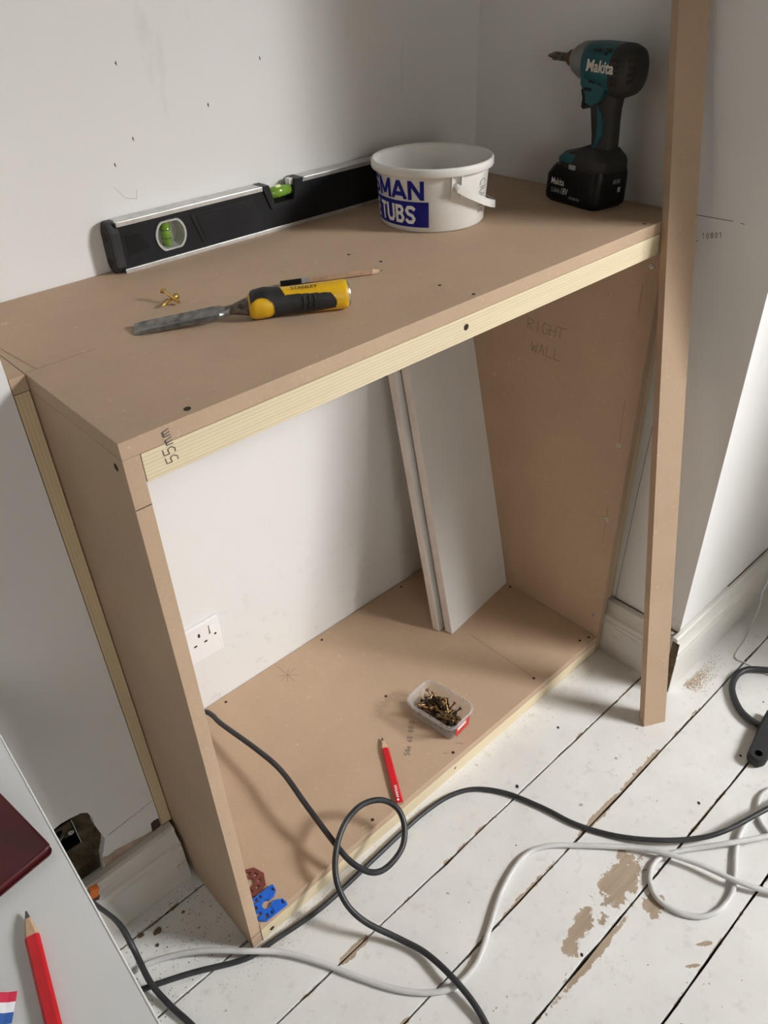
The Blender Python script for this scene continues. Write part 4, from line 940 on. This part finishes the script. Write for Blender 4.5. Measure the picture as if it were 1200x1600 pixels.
W4 = [(1.262, -.600, .30), (1.256, -.606, .20), (1.2447, -0.620, 0.125), (1.2284, -0.622, 0.095), (1.2263, -0.6256, 0.05), (1.2186, -0.6253, 0.02), (1.1985, -0.6305, 0.004), (1.154, -0.639, 0.002), (1.1167, -0.6424, 0.002), (1.101, -0.6505, 0.002), (1.1023, -0.6699, 0.002), (1.1047, -0.7177, 0.002), (1.1058, -0.7579, 0.014), (1.10, -.80, .016), (1.08, -.86, .003)]
cable('thin_wire', W4, .0016, 'wire_white', 'thin white wire dropping down the skirting by the right wall')

# tool handle with its own black flex
TH = thing('tool_handle', 'black rubber tool handle with a hanging hole and flex lying at the right edge', 'tool', (.8865, -.801, 0))
ho = []; 
for q in range(13): a = PI / 2 + PI * q / 12; ho.append((.0175 * math.cos(a) - .002, .0175 * math.sin(a)))
ho += [(.03, -.0195), (.07, -.023), (.12, -.024), (.12, .024), (.07, .023), (.03, .0195)]
hh = [(.0072 * math.cos(2 * PI * q / 20), .0072 * math.sin(2 * PI * q / 20)) for q in range(20)]
rot = Matrix.Rotation(rd(7), 4, 'Z')
def sq(q, z): return lambda a, b: tuple(rot @ Vector((a * (q if abs(b) > .008 or abs(a) > .0075 else 1), b * (q if abs(b) > .008 or abs(a) > .0075 else 1), z)))
hm = MB(); 
for (q0, z0), (q1, z1) in zip(((.80, .0015), (.97, .006), (1, .012), (.97, .018)), ((.97, .006), (1, .012), (.97, .018), (.80, .0225))):
    nn = len(ho); hm.add([sq(q0, z0)(*p) for p in ho] + [sq(q1, z1)(*p) for p in ho], [(i, (i + 1) % nn, (i + 1) % nn + nn, i + nn) for i in range(nn)], True)
for q_, z_ in ((.80, .0015), (.80, .0225)):
    v_, f_ = grid_fill(ho, [hh], sq(q_, z_)); hm.add(v_, f_)
nn = 20; hm.add([tuple(rot @ Vector((a, b, .0015))) for a, b in hh] + [tuple(rot @ Vector((a, b, .0225))) for a, b in hh], [(i, (i + 1) % nn, (i + 1) % nn + nn, i + nn) for i in range(nn)], True)
hm.obj('grip_body', 'black_rubber', TH)
C5 = [(1.25, -.86, .012), (1.20, -.82, .012), (1.1475, -0.7626, 0.010), (1.1099, -0.7131, 0.008), (1.082, -0.6831, 0.0075), (1.0479, -0.6757, 0.007), (1.0086, -0.6879, 0.007), (0.9729, -0.7214, 0.008), (0.9600, -0.755, 0.010), (0.9650, -0.785, 0.012), (.99, -.79, .012)]
MB().tube([Vector(p) - Vector((.8865, -.801, 0)) for p in spline(C5)], .0066, 12).obj('flex', 'cable_black', TH)

# ------------------------------------------------------------------ desk in the left foreground
ZD = .60
DK = thing('desk', 'white topped desk in the left foreground holding the notebook', 'desk', (-.52, -.75, 0))
e0 = (-.1720, -.262); e1 = (-.2150, -1.20)
ox, oy = -.52, -.75
tp = [(e0[0] - ox, e0[1] - oy), (-.90 - ox, -.255 - oy), (-.94 - ox, -1.22 - oy), (e1[0] - ox, e1[1] - oy)]
MB().prism(tp, ZD - .022, ZD, 'z').obj('desk_top', 'desk_white', DK)
d = Vector((e1[0] - e0[0], e1[1] - e0[1], 0)).normalized(); s_ = Vector((-d.y, d.x, 0)); s_ = s_ if s_.x > 0 else -s_
a0 = Vector((e0[0] - ox, e0[1] - oy, 0)); a1 = Vector((e1[0] - ox, e1[1] - oy, 0))
ring = lambda p: [tuple(p + s_ * a + Vector((0, 0, b))) for a, b in ((.0001, ZD - .022), (.0016, ZD - .0215), (.0016, ZD - .0005), (.0010, ZD + .0004), (.0001, ZD + .0005))]
MB().loft([ring(a0), ring(a1)], True, False).obj('lit_edge_strip', 'desk_edge_lit', DK, 'desk edge painted paler for the window light it catches')
for x, y in ((-.305, -.295), (-.86, -.31), (-.265, -1.15), (-.89, -1.15)):
    MB().box((x - .02 - ox, y - .02 - oy, 0.0005), (x + .02 - ox, y + .02 - oy, ZD - .022), .002).obj('leg', 'desk_white', DK)

nb_c = Vector((-.1898, -.5136, ZD)); ex = Vector((-.0139, .0971, 0)).normalized(); ey = Vector((-.0971, -.0139, 0)).normalized()
NB = thing('notebook', 'dark red leather notebook lying on the white desk', 'notebook', mat=Matrix(((ex.x, ey.x, 0, nb_c.x), (ex.y, ey.y, 0, nb_c.y), (0, 0, 1, nb_c.z), (0, 0, 0, 1))))
nl, nw, nt = .150, .215, .0115
def nbr(z, i, r=.005): 
    return [(nl / 2 + (x), nw / 2 + y, z) for x, y, _ in rrect(0, nl / 2 - i, nw / 2 - i, r, 0, 4)]
MB().loft([nbr(.0006, .0005), nbr(.0030, 0)], True, False).obj('back_cover', 'leather', NB)
MB().loft([nbr(.0030, .0025), nbr(.0092, .0025)], True, False).obj('page_block', 'leather', NB)
MB().loft([nbr(.0090, .0003), nbr(.0102, 0), nbr(.0116, .0006), nbr(.0121, .0022)], True, True).obj('front_cover', 'leather', NB)

flat_pencil('carpenter_pencil', 'chipped red carpenter pencil lying on the white desk beside the notebook', (-.2320, -.5522), (-.2664, -.7238), ZD + .0006, .0118, .0075, None, .175)
RB = thing('striped_ribbon', 'small red white and blue striped ribbon on the white desk', 'ribbon', (-.2636, -.609, ZD))
rx = Vector((-.52, -.83, 0)).normalized()   # across the stripes
ry = Vector((-.80, .35, 0)).normalized()
for k_, nm in enumerate(('flag_red', 'flag_white', 'flag_blue')):
    rings = []
    for i in range(15):
        t = i / 14 * .075; zz = .0012 + .0075 * math.sin(min(1, t / .03) * PI) ** 2 + .004 * (t / .075)
        a = rx * (.0078 * k_) + ry * t; b_ = rx * (.0078 * (k_ + 1)) + ry * t
        rings.append([(a.x, a.y, zz), (b_.x, b_.y, zz), (b_.x, b_.y, zz + .0007), (a.x, a.y, zz + .0007)])
    MB().loft(rings, True, False).obj('stripe', nm, RB, ('red', 'white', 'blue')[k_] + ' stripe')

# ------------------------------------------------------------------ sawdust and grit
def scatter(name, label, cat, mat, n, fn, s0, s1, seed):
    rnd = random.Random(seed); mb = MB()
    for _ in range(n):
        x, y, z = fn(rnd); s = rnd.uniform(s0, s1); a = rnd.uniform(0, PI); c, q = math.cos(a) * s, math.sin(a) * s; w = rnd.uniform(.25, .8)
        mb.add([(x - c, y - q, z), (x + q * w, y - c * w, z), (x + c, y + q, z), (x - q * w, y + c * w, z), (x, y, z + s * .5)], [(0, 1, 4), (1, 2, 4), (2, 3, 4), (3, 0, 4), (3, 2, 1, 0)])
    return tag(mb.obj(name, mat), label, cat, kind='stuff')
scatter('sawdust', 'pale sawdust heaped on the floor by the corner of the right skirting', 'sawdust', 'sawdust', 900, lambda r: (.955 + abs(r.gauss(0, .05)), -.608 - abs(r.gauss(0, .012)) - .012 * r.random(), .0003), .0006, .0018, 1)
scatter('sawdust', 'sawdust along the floor in front of the cabinet bottom rail', 'sawdust', 'sawdust', 700, lambda r: (r.uniform(.0, .88) if r.random() < .4 else r.gauss(.05, .06), -D - .004 - abs(r.gauss(0, .018)), .0003), .0004, .0013, 2)
scatter('grit', 'dark grit and plaster crumbs on the floor left of the cabinet', 'grit', 'grit', 420, lambda r: (r.uniform(-.17, -.006), r.uniform(-.42, -.262), .0003), .0004, .0016, 3)
for p, s, lb in (((-.0960, -.299), .0080, 'largest dark brown plaster flake on the floor left of the cabinet'), ((-.1190, -.286), .0058, 'second largest dark flake, between the largest flake and the skirting'),
                 ((-.108, -.318), .0036, 'small dark flake on the floor in front of the largest flake'), ((-.05, -.30), .0030, 'small dark flake on the floor nearest the cabinet left side')):
    rnd = random.Random(int(s * 1e4)); mb = MB(); pts = [(p[0] + s * rnd.uniform(.6, 1.1) * math.cos(2 * PI * k / 9), p[1] + s * rnd.uniform(.45, .8) * math.sin(2 * PI * k / 9)) for k in range(9)]
    mb.prism(pts, .0003, .0016, 'z'); tag(mb.obj('plaster_flake', 'grit'), lb, 'flake', 'plaster flakes left of the cabinet')
scatter('grit', 'scattered dark crumbs over the white floorboards', 'grit', 'grit', 160, lambda r: (r.uniform(.0, 1.2), r.uniform(-1.0, -.45), .0003), .0004, .0014, 5)
